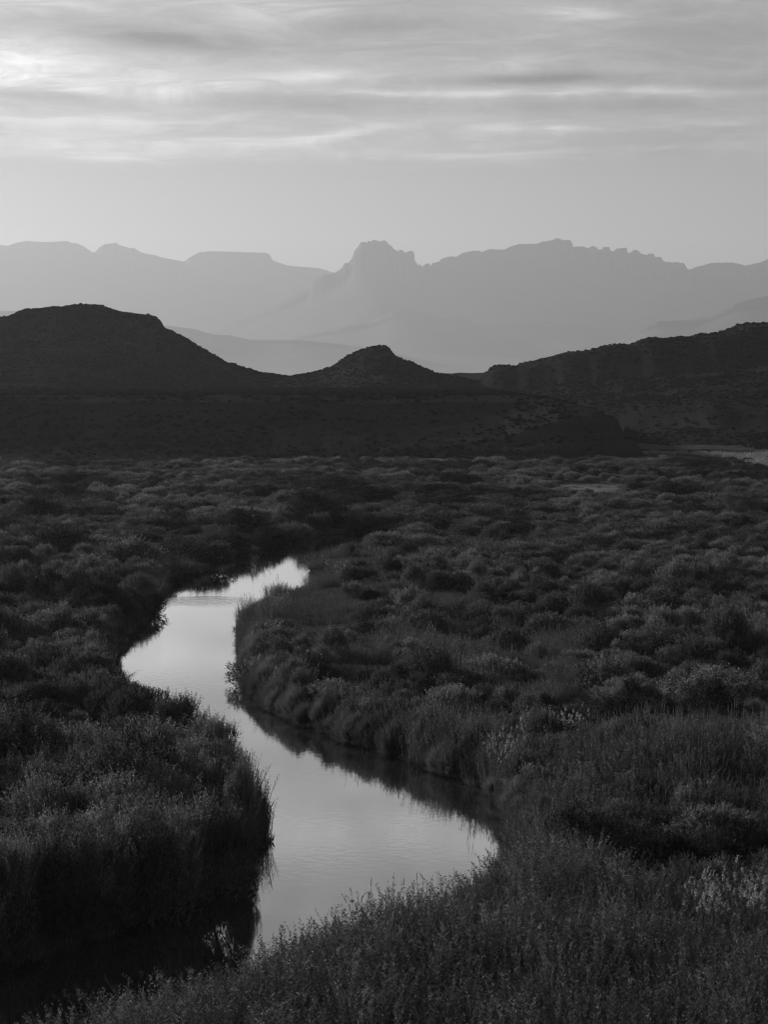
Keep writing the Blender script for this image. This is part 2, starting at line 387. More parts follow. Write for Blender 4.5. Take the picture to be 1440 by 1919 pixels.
# far ranges, tens of kilometres off
def far(name, sil, Yr, depth, alb, elev, step, rough, seed, jag=1.0, prof=None):
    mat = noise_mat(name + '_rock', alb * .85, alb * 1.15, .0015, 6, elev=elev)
    return ridge_hill(name, sil, Yr, Yr - depth, Yr + depth * .6, 0, prof or knots((0,0),(.3,.1),(.6,.34),(.82,.62),(.93,.82),(.98,.90),(1,1)), mat, step, rows=(60, 12), rough=rough, cliff=0, seed=seed, jag=jag, smooth=.05)
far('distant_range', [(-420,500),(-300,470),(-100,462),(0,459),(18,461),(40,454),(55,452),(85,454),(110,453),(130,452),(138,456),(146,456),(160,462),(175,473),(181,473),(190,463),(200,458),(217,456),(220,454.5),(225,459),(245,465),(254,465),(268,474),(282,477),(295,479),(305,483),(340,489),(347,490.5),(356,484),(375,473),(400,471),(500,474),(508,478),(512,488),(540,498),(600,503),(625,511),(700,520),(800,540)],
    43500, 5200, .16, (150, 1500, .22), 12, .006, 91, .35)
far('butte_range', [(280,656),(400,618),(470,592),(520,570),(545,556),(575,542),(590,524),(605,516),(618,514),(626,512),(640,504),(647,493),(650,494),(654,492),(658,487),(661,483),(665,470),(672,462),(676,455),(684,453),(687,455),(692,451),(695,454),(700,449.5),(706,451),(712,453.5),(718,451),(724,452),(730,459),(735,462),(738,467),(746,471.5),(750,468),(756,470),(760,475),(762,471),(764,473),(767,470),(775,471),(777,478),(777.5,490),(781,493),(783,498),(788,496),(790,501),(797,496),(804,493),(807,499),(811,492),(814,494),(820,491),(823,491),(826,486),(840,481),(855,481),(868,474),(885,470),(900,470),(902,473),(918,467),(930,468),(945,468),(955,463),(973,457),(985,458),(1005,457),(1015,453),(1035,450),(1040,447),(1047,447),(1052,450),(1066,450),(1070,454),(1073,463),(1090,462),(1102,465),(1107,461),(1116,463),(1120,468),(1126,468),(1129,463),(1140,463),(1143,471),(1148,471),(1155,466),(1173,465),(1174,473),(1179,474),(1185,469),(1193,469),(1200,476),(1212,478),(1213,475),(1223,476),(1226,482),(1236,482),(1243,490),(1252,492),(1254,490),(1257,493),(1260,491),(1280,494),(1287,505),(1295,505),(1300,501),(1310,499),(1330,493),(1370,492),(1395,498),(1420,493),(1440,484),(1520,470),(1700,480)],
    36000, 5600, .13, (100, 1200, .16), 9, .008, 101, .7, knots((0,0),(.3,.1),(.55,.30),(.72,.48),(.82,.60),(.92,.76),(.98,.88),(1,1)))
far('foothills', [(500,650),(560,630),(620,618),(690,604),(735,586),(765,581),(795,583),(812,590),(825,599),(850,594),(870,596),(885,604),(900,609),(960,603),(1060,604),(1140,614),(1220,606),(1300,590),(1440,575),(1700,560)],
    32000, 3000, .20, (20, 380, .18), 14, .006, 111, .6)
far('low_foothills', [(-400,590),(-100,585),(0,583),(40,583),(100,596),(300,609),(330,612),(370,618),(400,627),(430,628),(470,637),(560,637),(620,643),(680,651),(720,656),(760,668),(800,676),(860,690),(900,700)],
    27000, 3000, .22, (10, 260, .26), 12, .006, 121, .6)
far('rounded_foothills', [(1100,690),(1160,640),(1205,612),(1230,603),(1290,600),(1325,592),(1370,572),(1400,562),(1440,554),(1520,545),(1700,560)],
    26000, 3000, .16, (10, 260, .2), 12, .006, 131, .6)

# ------------------------------------------------------------------ plant meshes
def unit(v): return v / (np.linalg.norm(v, axis=-1, keepdims=True) + 1e-9)
def blades(B, D, Ln, W, rg_):
    """one rhombus per leaf"""
    n = len(B); D = unit(D)
    S = unit(np.cross(D, rg_.normal(size=(n, 3))))
    Ln = Ln[:, None]; W = W[:, None]
    v = np.stack([B, B + D * Ln * .4 + S * W / 2, B + D * Ln, B + D * Ln * .4 - S * W / 2], 1).reshape(-1, 3)
    f = np.arange(n * 4).reshape(n, 4)
    return v, f
def merge(parts):
    vs, fs, o = [], [], 0
    for v, f in parts:
        vs.append(v); fs.append(f + o); o += len(v)
    return np.concatenate(vs), np.concatenate(fs)
def tube(pts, r0, r1, k=4):
    pts = np.asarray(pts, float); n = len(pts)
    d = unit(np.gradient(pts, axis=0)); ref = np.array([.31, .95, .1])
    s = unit(np.cross(d, ref)); t = np.cross(d, s)
    rr = np.linspace(r0, r1, n)[:, None, None]
    a = np.linspace(0, 2 * np.pi, k, endpoint=False)
    v = pts[:, None] + rr * (np.cos(a)[None, :, None] * s[:, None] + np.sin(a)[None, :, None] * t[:, None])
    i = np.arange(n * k).reshape(n, k)
    f = np.stack([i[:-1], np.roll(i[:-1], -1, 1), np.roll(i[1:], -1, 1), i[1:]], -1).reshape(-1, 4)
    return v.reshape(-1, 3), f

def set_tone(me, tone):
    a = me.attributes.new('tone', 'FLOAT', 'POINT'); v = np.zeros(len(me.vertices), np.float32); v[:len(tone)] = tone; a.data.foreach_set('value', v)
def foliage_mesh(name, seed, rad, hgt, lobes, per, up, leafL, leafW, shootL, nleaf=9, low=.25, spiky=0.):
    """foliage of a shrub: leafy shoots leaving the surface of many overlapping lobes; unit footprint rad, height hgt"""
    g = np.random.default_rng(seed); parts = []; tones = []
    for k in range(lobes):
        a = g.uniform(0, 2 * np.pi); q = math.sqrt(g.uniform(0, 1)) * .72
        lr = rad * g.uniform(.20, .42)
        top = hgt * (1 - .55 * q * q) * g.uniform(.78, 1.02)
        cz = max(top - lr * (1.1 + .4 * up), hgt * low * g.uniform(.8, 1.2))
        c = np.array([math.cos(a) * q * rad, math.sin(a) * q * rad, cz])
        n = int(per * (lr / (rad * .36)) ** 2)
        m_ = 11; cc = unit(g.normal(size=(m_, 3)) + np.array([0, 0, .35])); wi = g.integers(0, m_, n)
        d = unit(cc[wi] + g.normal(size=(n, 3)) * .24); d[:, 2] = np.where(d[:, 2] < -.45, -d[:, 2], d[:, 2])
        rr = lr * g.uniform(.55, 1., n)[:, None]
        vert = (top - cz) / lr
        base = c + d * rr * np.array([1, 1, np.clip(vert, .7, 2.2)])
        sd = unit(d * (1 - .55 * up) + np.array([0, 0, 1]) * (.35 + up) + g.normal(size=(n, 3)) * .25)
        sl = shootL * g.uniform(.5, 1.15, n) * g.uniform(.55, 1.35, m_)[wi]
        if spiky: sl *= 1 + spiky * (g.random(n) < .15)
        t = np.tile(np.linspace(.1, 1, nleaf), n); sid = np.repeat(np.arange(n), nleaf)
        B = base[sid] + sd[sid] * (sl[sid] * t)[:, None]
        B = B + g.normal(size=B.shape) * .035
        D = unit(sd[sid] * .9 + g.normal(size=(len(sid), 3)) * .42)
        Ln = leafL * g.uniform(.6, 1.3, len(sid)) * (1.15 - .5 * t)
        tn = (g.uniform(-.25, .3) + g.uniform(-.45, .7, m_))[wi]; tones.append(np.repeat(np.clip(tn[sid], -.6, 1.), 4))
        parts.append(blades(B, D, Ln, leafW * g.uniform(.7, 1.3, len(sid)), g))
    # skirt and inner leaves so that the middle is not hollow
    n = int(lobes * per * 1.1)
    a = g.uniform(0, 2 * np.pi, n); q = np.sqrt(g.uniform(0, 1, n)) * .95; z = g.uniform(.03, 1, n)
    zz_ = z * hgt * .8 * (1 - .6 * q * q)
    B = np.stack([np.cos(a) * q * rad, np.sin(a) * q * rad, zz_], 1)
    D = np.stack([np.cos(a) * .5, np.sin(a) * .5, np.full(n, .8)], 1) + g.normal(size=(n, 3)) * .4
    parts.append(blades(B, D, leafL * g.uniform(1.2, 2.4, n), leafW * g.uniform(1, 2.2, n), g))
    v, f = merge(parts); v[:, 2] = np.maximum(v[:, 2], -.1)
    me = mesh_np(name, v, f); set_tone(me, np.concatenate(tones)); return me

def stems_mesh(name, seed, rad, hgt, n):
    g = np.random.default_rng(seed + 900); parts = []
    for k in range(n):
        a = g.uniform(0, 2 * np.pi); q = g.uniform(.2, .75) * rad; h = hgt * g.uniform(.55, .9)
        t = np.linspace(0, 1, 6)[:, None]
        p = np.concatenate([np.cos(a) * q * t ** 1.3, np.sin(a) * q * t ** 1.3, h * t ** .8], 1) + g.normal(size=(6, 3)) * .04 * hgt * t * .5
        p[0, 2] = -.3
        parts.append(tube(p, .05 * hgt / 4, .012, 4))
        for j in range(3):
            i = g.integers(2, 5); b = p[i]; dd = unit(np.array([math.cos(a + g.normal()), math.sin(a + g.normal()), g.uniform(.4, 1.2)]))
            parts.append(tube([b, b + dd * hgt * .12, b + dd * hgt * .25 + np.array([0, 0, .05])], .018, .006, 3))
    return mesh_np(name, *merge(parts))

def cane_mesh(name, seed, n_shoots, hgt, rad, leafL, leafW, bare=.35, nleaf=26, lean=.10, droop=.25, spread=.55):
    g = np.random.default_rng(seed); parts = []
    a = g.uniform(0, 2 * np.pi, n_shoots); q = np.sqrt(g.random(n_shoots)) * rad
    base = np.stack([np.cos(a) * q, np.sin(a) * q, np.full(n_shoots, -.15)], 1)
    h = hgt * g.uniform(.68, 1.06, n_shoots)
    ld = np.stack([g.normal(size=n_shoots), g.normal(size=n_shoots), np.zeros(n_shoots)], 1) * lean
    ld[:, :2] += base[:, :2] / max(rad, .1) * lean * .8
    def pos(i, t): return base[i] + np.stack([ld[i, 0] * h[i] * t ** 2, ld[i, 1] * h[i] * t ** 2, h[i] * t], 1)
    for s in range(n_shoots):
        t = np.linspace(0, 1, 4)
        parts.append(tube(pos(np.full(4, s), t), .014, .005, 3))
    sid = np.repeat(np.arange(n_shoots), nleaf); t = np.tile(np.linspace(bare, 1, nleaf), n_shoots) + g.normal(size=len(sid)) * .01
    t = np.clip(t, 0, 1.02)
    B = pos(sid, t); ang = g.uniform(0, 2 * np.pi, len(sid))
    out = np.stack([np.cos(ang), np.sin(ang), np.zeros(len(sid))], 1)
    D = out * spread * g.uniform(.5, 1.4, len(sid))[:, None] + np.array([0, 0, 1]) * g.uniform(1 - droop * 3, 1.1, len(sid))[:, None]
    Ln = leafL * g.uniform(.6, 1.3, len(sid)) * (1.15 - .45 * t)
    st_ = g.uniform(-.5, .75, n_shoots)[sid]; nb = sum(len(p_[0]) for p_ in parts)
    parts.append(blades(B, D, Ln, leafW * g.uniform(.7, 1.3, len(sid)), g))
    tips = pos(np.arange(n_shoots), np.ones(n_shoots))
    me = mesh_np(name, *merge(parts)); set_tone(me, np.concatenate([np.zeros(nb), np.repeat(st_, 4)])); return me, tips

def grass_mound_mesh(name, seed, rad, hgt, n=2600):
    """arching blades of a bank reed clump, hanging out over the water"""
    g = np.random.default_rng(seed); parts = []
    a = g.uniform(0, 2 * np.pi, n); q = np.sqrt(g.random(n)); r0 = q * rad * .62
    o = np.stack([np.cos(a), np.sin(a), np.zeros(n)], 1)
    b = o * r0[:, None]
    hh = hgt * (1 - .35 * q ** 2) * g.uniform(.6, 1.08, n)
    reach = rad * (.12 + .42 * q) * g.uniform(.5, 1.3, n)
    lowb = g.random(n) < .25; hh[lowb] *= .35; reach[lowb] *= 1.9
    segs = []
    for t0, t1, w0, w1 in ((0, .4, .045, .045), (.4, .75, .045, .035), (.75, 1, .035, .004)):
        def pt(t): return b + o * (reach * t ** 2)[:, None] + np.array([0, 0, 1]) * (hh * (t - .22 * q * t ** 3))[:, None]
        A, B2 = pt(t0), pt(t1)
        S = np.stack([-np.sin(a + 1), np.cos(a + 1), np.zeros(n)], 1)
        v = np.stack([A - S * w0 / 2, A + S * w0 / 2, B2 + S * w1 / 2, B2 - S * w1 / 2], 1).reshape(-1, 3)
        segs.append((v, np.arange(n * 4).reshape(n, 4)))
    return mesh_np(name, *merge(segs))

def plume_mesh(name, seed, spots, Ls=.5, W=.11, n=26):
    g = np.random.default_rng(seed); parts = []
    for p in spots:
        L_ = Ls * g.uniform(.7, 1.25); t = np.linspace(0, 1, n)
        bend = g.normal(size=3) * .12; bend[2] = 0
        B = p + np.outer(t * L_, [0, 0, 1]) + np.outer(t ** 2 * L_, bend * 2)
        D = g.normal(size=(n, 3)) * .6 + np.array([0, 0, 1.0])
        wid = W * np.sin(np.pi * np.clip(t * .85 + .12, 0, 1))
        parts.append(blades(B, D, wid * 2.0 + .04, wid * .9 + .01, g))
    return mesh_np(name, *merge(parts))

# kinds of shrub: (foliage mesh, stems mesh, radius, height)
def kind_(name, mat, rad, hgt, n, **kw):
    out = []
    for i in range(n):
        f = foliage_mesh('foliage_' + name, 1000 + hash_(name) + i, rad, hgt, **kw); f.materials.append(mat)
        s = stems_mesh('stems_' + name, 1000 + hash_(name) + i, rad, hgt, 9); s.materials.append(M_twig)
        out.append((f, s, rad, hgt))
    return out
def hash_(s): return sum(ord(c) * (i + 3) for i, c in enumerate(s)) % 997
KINDS = {
    'dome': kind_('dome', M_mid, 3.0, 3.6, 3, lobes=26, per=56, up=.12, leafL=.20, leafW=.075, shootL=.5, nleaf=10),
    'willow': kind_('willow', M_bright, 2.4, 5.2, 3, lobes=24, per=44, up=1.0, leafL=.22, leafW=.06, shootL=1.15, nleaf=15, low=.12, spiky=.5),
    'dark': kind_('dark', M_dark, 3.2, 4.2, 2, lobes=26, per=56, up=.08, leafL=.20, leafW=.075, shootL=.55),
    'low': kind_('low', M_mid, 2.4, 2.0, 2, lobes=20, per=40, up=.5, leafL=.19, leafW=.06, shootL=.6),
    'pale': kind_('pale', M_bright, 2.6, 3.0, 2, lobes=24, per=54, up=.22, leafL=.19, leafW=.07, shootL=.5),
}
NAMES = {'dome': 'round_shrub', 'willow': 'willow_shrub', 'dark': 'dark_bush', 'low': 'low_shrub', 'pale': 'pale_shrub'}
CATS = {'dome': 'shrub', 'willow': 'willow', 'dark': 'bush', 'low': 'shrub', 'pale': 'shrub'}

placed = []                                                   # (x, y, r) of every individual
protos = {}
def shrub(kind, x, y, r, h, label, group, var=None, rz=None):
    """one shrub as a thing with its foliage and stems"""
    v = random.randrange(len(KINDS[kind])) if var is None else var
    f, s, r0, h0 = KINDS[kind][v]
    key = (kind, v)
    if key not in protos:
        root = bpy.data.objects.new(NAMES[kind], None); C.objects.link(root)
        fo = link('foliage', f, None, root); st = link('stems', s, None, root)
        protos[key] = (root, fo, st)
    else:
        p = protos[key]; root = p[0].copy(); C.objects.link(root)
        fo = p[1].copy(); C.objects.link(fo); fo.parent = root
        st = p[2].copy(); C.objects.link(st); st.parent = root
    if 'group' in root: del root['group']
    root.location = (x, y, float(ground_z(x, y)) - .05)
    root.rotation_euler = (0, 0, random.uniform(0, 6.28) if rz is None else rz)
    root.scale = (r / r0, r / r0, h / h0)
    root.empty_display_size = .5
    tag(root, label, CATS[kind], group)
    placed.append((x, y, r)); return root

def at_px(kind, bx, by, wpx, hpx, label, var=None):
    x, y = G(bx, by, 1.0); k = y / F
    return shrub(kind, x, y, wpx * k / 2, hpx * k, label, None, var)

# ---- shrubs one can point at, each with its own label: (kind, base x, base y, width, height, label)
HAND = [
 ('willow',150,1745,210,205,'large pale-tipped willow at the lower left, brightest of the bushes above the dark water'),
 ('willow',285,1715,190,215,'tall feathery willow at lower left, right beside the palest one'),
 ('willow',395,1672,150,190,'upright willow on the left bank just above the bare dark ledge'),
 ('willow',75,1757,140,180,'willow at the water edge left of and below the palest lower left willow'),
 ('willow',215,1722,130,180,'dark-footed willow at the water edge between the palest one and the tall feathery one'),
 ('willow',345,1680,120,175,'willow at the water edge directly above the dark river corner'),
 ('willow',-70,1795,150,200,'willow mostly cut off by the left edge, lowest on the left bank'),
 ('willow',15,1775,120,200,'dim tall willow cut by the left edge of the picture, nearest the water'),
 ('willow',452,1590,70,185,'slender upright willow at the outermost tip of the left bank, leaning over the water'),
 ('dome',430,1600,110,120,'dark rounded shrub just inside the outermost tip of the left bank'),
 ('pale',75,1600,200,135,'broad pale bushy shrub at the left edge behind the tall willows'),
 ('willow',285,1585,200,150,'wide willow with a few thin reed tips sticking out of its top'),
 ('willow',210,1640,150,140,'willow filling the gap behind the palest lower left one'),
 ('dome',345,1480,220,100,'large smooth rounded shrub on the left bank below the leaning shoots'),
 ('pale',245,1470,170,95,'light ragged-topped shrub beside the large smooth rounded one'),
 ('willow',400,1440,110,105,'dark open willow with shoots leaning out to the right over the water'),
 ('willow',335,1395,110,95,'dark spiky willow on the left bank beside the bare twigs'),
 ('dome',262,1370,150,95,'shrub at the narrow of the left bank, just downstream of the bend'),
 ('pale',110,1470,110,80,'small light-topped shrub above the broad pale one at the left'),
 ('dark',60,1480,180,90,'black-looking thicket bush between two pale shrubs at left'),
 ('dome',205,1330,110,75,'rounded shrub at the inner left bank where dead branches reach the water'),
 ('dome',365,1052,165,48,'broad domed shrub of fine upright shoots overhanging the far bend of the river'),
 ('pale',250,1070,140,62,'pale domed shrub left of the broad dome over the far bend'),
 ('willow',262,1130,75,60,'upright shrub at the water where the river turns by the ripples'),
 ('dome',195,1110,90,55,'rounded shrub left of the ripples on the river'),
 ('dome',425,1030,90,38,'grey shrub overhanging the dark water where the far reach begins'),
 ('dark',498,1018,90,40,'dark shrub at the water between the far reach and the dark dome tree'),
 ('dark',592,985,125,68,'large dark dome-shaped tree at the far end of the visible river'),
 ('dome',548,1005,90,36,'shrub overhanging the far end of the river, below the dark dome tree'),
 ('dark',625,938,190,48,'long dark thicket bush behind the dome tree at the far end of the river'),
 ('dark',75,985,115,62,'large black rounded bush at the far left, well behind the river'),
 ('dark',132,938,62,38,'dark compact bush beyond the large black one on the left'),
 ('dome',110,1042,120,58,'mid-grey dome bush in front of the large black one on the left'),
 ('dark',300,925,60,32,'small dark bush far back on the left flat'),
 ('dark',455,1010,120,60,'dark bush on the far left bank before the river end'),
 ('dark',858,962,90,36,'dark mounded bush in the middle of the far flat'),
 ('dark',1270,938,150,34,'long dark hedge-like bush before the pale clearing on the right'),
 ('pale',1140,1300,150,80,'pale crested shrub in the middle of the right flat'),
 ('dome',1215,1220,150,62,'rounded shrub behind the pale crested one on the right flat'),
 ('pale',1330,1345,240,95,'wide pale crested shrub near the right edge, behind the reed knoll'),
 ('dark',1180,1365,190,70,'dark shrub tucked below the wide pale crested one'),
 ('dark',1120,1650,260,150,'shade-darkened rounded bush in the hollow behind the foreground thicket'),  # dark leaf colour stands in for the shade on its front
 ('dark',1265,1670,200,120,'shade-darkened low bush at the right end of the dark hollow'),  # hollow's shade put into the leaf colour here too
 ('pale',1335,1610,190,110,'light ragged shrub rising out of the dark hollow at right'),
 ('dome',1420,1620,140,95,'grey shrub at the right edge beside the dark hollow'),
 ('dark',900,1440,100,75,'dark bush beside the cluster of white plumes on the right bank'),
 ('dome',1060,1460,130,60,'rounded shrub right of the white plume cluster'),
 ('dark',860,1410,130,55,'dark bush set back from the right bank, left of the plume row'),
 ('dome',1060,1160,110,50,'round shrub in the middle of the right flat beyond the seed-head meadow'),
 ('pale',1230,1150,140,55,'light round shrub on the right flat, level with the seed-head meadow'),
 ('dome',1400,1190,130,70,'light upright shrub at the right edge behind the reed flat'),
 ('dome',980,1060,90,38,'round bush on the far right flat above the river bend'),
 ('dark',700,1200,120,42,'dark bush on the point bar right of the dotted white plumes'),
]
for k, bx, by, w, h, lab in HAND: at_px(k, bx, by - (14 if by > 1660 and bx < 480 else 0), w, h, lab)

# ---- tree with visible trunks on the right, bare bush, dead branches
def tree_at(bx, by, wpx, hpx, label, seed):
    x, y = G(bx, by, 1.); k = y / F; w, h = wpx * k, hpx * k
    g = np.random.default_rng(seed); root = bpy.data.objects.new('tree', None); C.objects.link(root)
    root.location = (x, y, float(ground_z(x, y))); tag(root, label, 'tree')
    parts = []; tips = []
    for j in range(3):
        b = np.array([g.normal() * .25, g.normal() * .25, -.3]); top = np.array([g.normal() * w * .18, g.normal() * w * .18, h * g.uniform(.8, 1.0)])
        t = np.linspace(0, 1, 8)[:, None]; p = b + (top - b) * t + g.normal(size=(8, 3)) * .18 * t
        parts.append(tube(p, .16, .02, 6))
        for i in range(2, 8):
            for q in range(3):
                d = unit(np.array([g.normal(), g.normal(), g.uniform(.5, 1.2)])); ln = h * .22 * g.uniform(.6, 1.2)
                e = p[i] + d * ln; parts.append(tube([p[i], p[i] + d * ln * .5, e], .05, .01, 4)); tips.append(e); tips.append(p[i] + d * ln * .6)
    tr = mesh_np('trunk', *merge(parts)); tr.materials.append(M_twig); link('trunk', tr, None, root)
    fo = []
    for e in tips:
        n = 70; B = e + g.normal(size=(n, 3)) * h * .055
        fo.append(blades(B, g.normal(size=(n, 3)) + np.array([0, 0, .6]), g.uniform(.15, .35, n), g.uniform(.05, .09, n), g))
    cr = mesh_np('crown', *merge(fo)); cr.materials.append(M_mid); link('crown', cr, None, root)
    placed.append((x, y, w * .4))
tree_at(1372, 985, 85, 72, 'open-crowned tree with thin visible trunks near the right edge of the far flat', 5)
tree_at(1412, 975, 50, 50, 'smaller thin tree at the right edge beside the open-crowned one', 6)

def bare_bush(bx, by, hpx, label, seed, lean=(0, 0), name='bare_bush', cat='bush', n=16, z=None):
    x, y = G(bx, by, 1.); h = hpx * y / F; g = np.random.default_rng(seed); parts = []
    for k in range(n):
        a = g.uniform(0, 2 * np.pi); d = np.array([math.cos(a) * .35 + lean[0], math.sin(a) * .35 + lean[1], 1.]) ; d = unit(d)
        L_ = h * g.uniform(.6, 1.1); t = np.linspace(0, 1, 6)[:, None]
        p = d * L_ * t + g.normal(size=(6, 3)) * .05 * L_ * t; p[0] = (0, 0, -.2)
        parts.append(tube(p, .022, .006, 3))
        for j in range(5):
            i = g.integers(2, 6); dd = unit(d + g.normal(size=3) * .6); parts.append(tube([p[i], p[i] + dd * L_ * .1, p[i] + dd * L_ * .22], .010, .004, 3))
    me = mesh_np(name, *merge(parts)); o = link(name, me, M_twig); o.location = (x, y, float(ground_z(x, y)) if z is None else z); tag(o, label, cat); return o
bare_bush(352, 1372, 72, 'bare pale twiggy bush standing against the bright river on the left bank', 3)
bare_bush(372, 1385, 50, 'small leafless bush right of the pale twiggy one on the left bank', 4)
bare_bush(232, 1262, 30, 'tangle of dead branches reaching from the left bank into the water', 8, (1.8, -.2), 'dead_branch', 'branch', 8, .2)
bare_bush(447, 1176, 12, 'thin dead branch lying off the tip of the right bank', 9, (-2.5, 0), 'dead_branch', 'branch', 5, .1)

# ---- reed clumps along the right bank
GM = []
for i in range(3):
    m_ = grass_mound_mesh('reed_clump', 300 + i, 1.8, 2.6); m_.materials.append(M_bright); GM.append(m_)
def along(poly_px, spacing, inset):
    pts = np.array([G(*p) for p in poly_px]); seg = np.linalg.norm(np.diff(pts, axis=0), axis=1); s = np.concatenate([[0], np.cumsum(seg)])
    q = np.arange(spacing * .5, s[-1], spacing); q = q + rng.uniform(-.25, .25, len(q)) * spacing
    x = np.interp(q, s, pts[:, 0]); y = np.interp(q, s, pts[:, 1]); tx = np.gradient(x); ty = np.gradient(y); l = np.hypot(tx, ty)
    return x + ty / l * inset, y - tx / l * inset
bank = [(456,1240),(470,1290),(505,1333),(560,1359),(640,1389),(720,1413),(800,1442),(850,1458),(905,1478),(950,1515),(963,1560),(957,1600)]
bx_, by_ = along(bank, 2.5, 0)
proto = None
for i, (x, y) in enumerate(zip(bx_, by_)):
    e_ = .5; q_ = sdist(np.array([x + e_, x - e_, x, x]), np.array([y, y, y + e_, y - e_]), river)
    gx, gy = -(q_[0] - q_[1]), -(q_[2] - q_[3]); gl = math.hypot(gx, gy) + 1e-6; dd_ = random.choice((.5, .7, 1.3, 2.4)) + sdist(np.array([x]), np.array([y]), river)[0]
    x2, y2 = x + gx / gl * dd_, y + gy / gl * dd_
    if proto is None: o = proto = link('reed_clump', GM[0])
    else: o = proto.copy(); C.objects.link(o); o.data = GM[i % 3]
    s = random.uniform(.55, 1.25)
    o.location = (x2, y2, float(ground_z(x2, y2)) - .1); o.rotation_euler = (0, 0, random.uniform(0, 6)); o.scale = (s * .9, s * .9, s * random.uniform(1.0, 1.7))
    tag(o, 'arching pale reed clump hanging over its dark reflection along the right bank', 'reeds', 'reed clumps edging the right bank')
    placed.append((x2, y2, 1.2))

bx_, by_ = along(bank, 4.2, 0)
for i, (x, y) in enumerate(zip(bx_, by_)):
    e_ = .5; q_ = sdist(np.array([x + e_, x - e_, x, x]), np.array([y, y, y + e_, y - e_]), river)
    gx, gy = -(q_[0] - q_[1]), -(q_[2] - q_[3]); gl = math.hypot(gx, gy) + 1e-6; dd_ = random.uniform(2.2, 3.6)
    k_ = ('dome', 'pale', 'dome', 'low', 'willow')[i % 5]
    shrub(k_, x + gx / gl * dd_, y + gy / gl * dd_, random.uniform(1.5, 2.5), random.uniform(3.0, 4.8) * (.7 if k_ == 'low' else 1),
          {'dome': 'rounded grey bush', 'pale': 'light-topped bush', 'low': 'squat bush', 'willow': 'upright leafy bush'}[k_] + ' rising just behind the reed clumps of the right bank', k_ + ' bushes behind the right bank reed clumps')

# ---- plumed reeds: individual clumps with stems and pale plumes
PL = []
for i in range(3):
    m_, tips = cane_mesh('stalks', 500 + i, 5, 4.0, .6, .34, .035, .3, 18, .09); m_.materials.append(M_cane)
    PL.append((m_, tips))
PM = []
for i in range(4):
    pm = plume_mesh('plume', 520 + i, [np.zeros(3)], .40, .075, 30); pm.materials.append(M_plume); PM.append(pm)
pproto = {}
def plumed(x, y, h, label, group):
    i = random.randrange(3)
    if i not in pproto:
        root = bpy.data.objects.new('plumed_reed', None); C.objects.link(root); pproto[i] = [root, link('stalks', PL[i][0], None, root)]
        for t_, tp in enumerate(PL[i][1]):
            b_ = link('plume', PM[t_ % 4], None, root); b_.location = tp; pproto[i].append(b_)
    else:
        root = pproto[i][0].copy(); C.objects.link(root)
        for s_ in pproto[i][1:]:
            c_ = s_.copy(); C.objects.link(c_); c_.parent = root
    s = h / 4.0; root.location = (x, y, float(ground_z(x, y))); root.rotation_euler = (0, 0, random.uniform(0, 6.28)); root.scale = (s ** .5, s ** .5, s)
    tag(root, label, 'reeds', group); placed.append((x, y, .5))
def plume_zone(cx, cy, wx, wy, n, h, label, group, tilt=0.):
    for k in range(n):
        px = cx + random.uniform(-1, 1) * wx; py = cy + random.uniform(-1, 1) * wy + tilt * (px - cx)
        x, y = G(px, py, 1.)
        if sdist(np.array([x]), np.array([y]), river)[0] < -.6: plumed(x, y, h * random.uniform(.85, 1.1), label, group)
plume_zone(510, 1152, 34, 8, 32, 2.6, 'white-plumed reed clump at the upstream tip of the right bank', 'white reeds on the upstream tip of the right bank', -.35)
plume_zone(500, 1205, 40, 14, 16, 3.0, 'reed clump with scattered white plumes just below the upstream tip', 'plumed reeds below the upstream tip')
plume_zone(560, 1275, 62, 24, 38, 3.2, 'reed clump dotted with white plumes on the inner right bank, mid river', 'dotted white plumes on the inner right bank', -.12)
plume_zone(950, 1462, 30, 20, 24, 4.4, 'white-plumed reed clump in the bright cluster where the right bank nears the foreground', 'bright plume cluster on the right bank')
plume_zone(1040, 1410, 65, 5, 20, 4.2, 'white-plumed reed in the row running back from the bright cluster', 'row of plumed reeds behind the bright cluster', -.25)
plume_zone(785, 1402, 18, 5, 6, 3.6, 'small white-plumed reed alone above the middle of the right bank', 'lone plumed reeds above the right bank')
plume_zone(1370, 1830, 65, 45, 30, 4.9, 'white-plumed reed at the lower right edge of the foreground thicket', 'plumed reeds in the lower right thicket')
plume_zone(605, 1078, 12, 9, 12, 3.4, 'pale-plumed reed on the far point by the river end', 'plumed reeds on the far point')
plume_zone(640, 1085, 10, 10, 10, 3.2, 'pale-plumed reed set just inland of the far point', 'plumed reeds inland of the far point')
plume_zone(812, 1205, 14, 5, 5, 3.0, 'tiny plumed reed in the middle of the right flat', 'plumed reeds of the right flat')

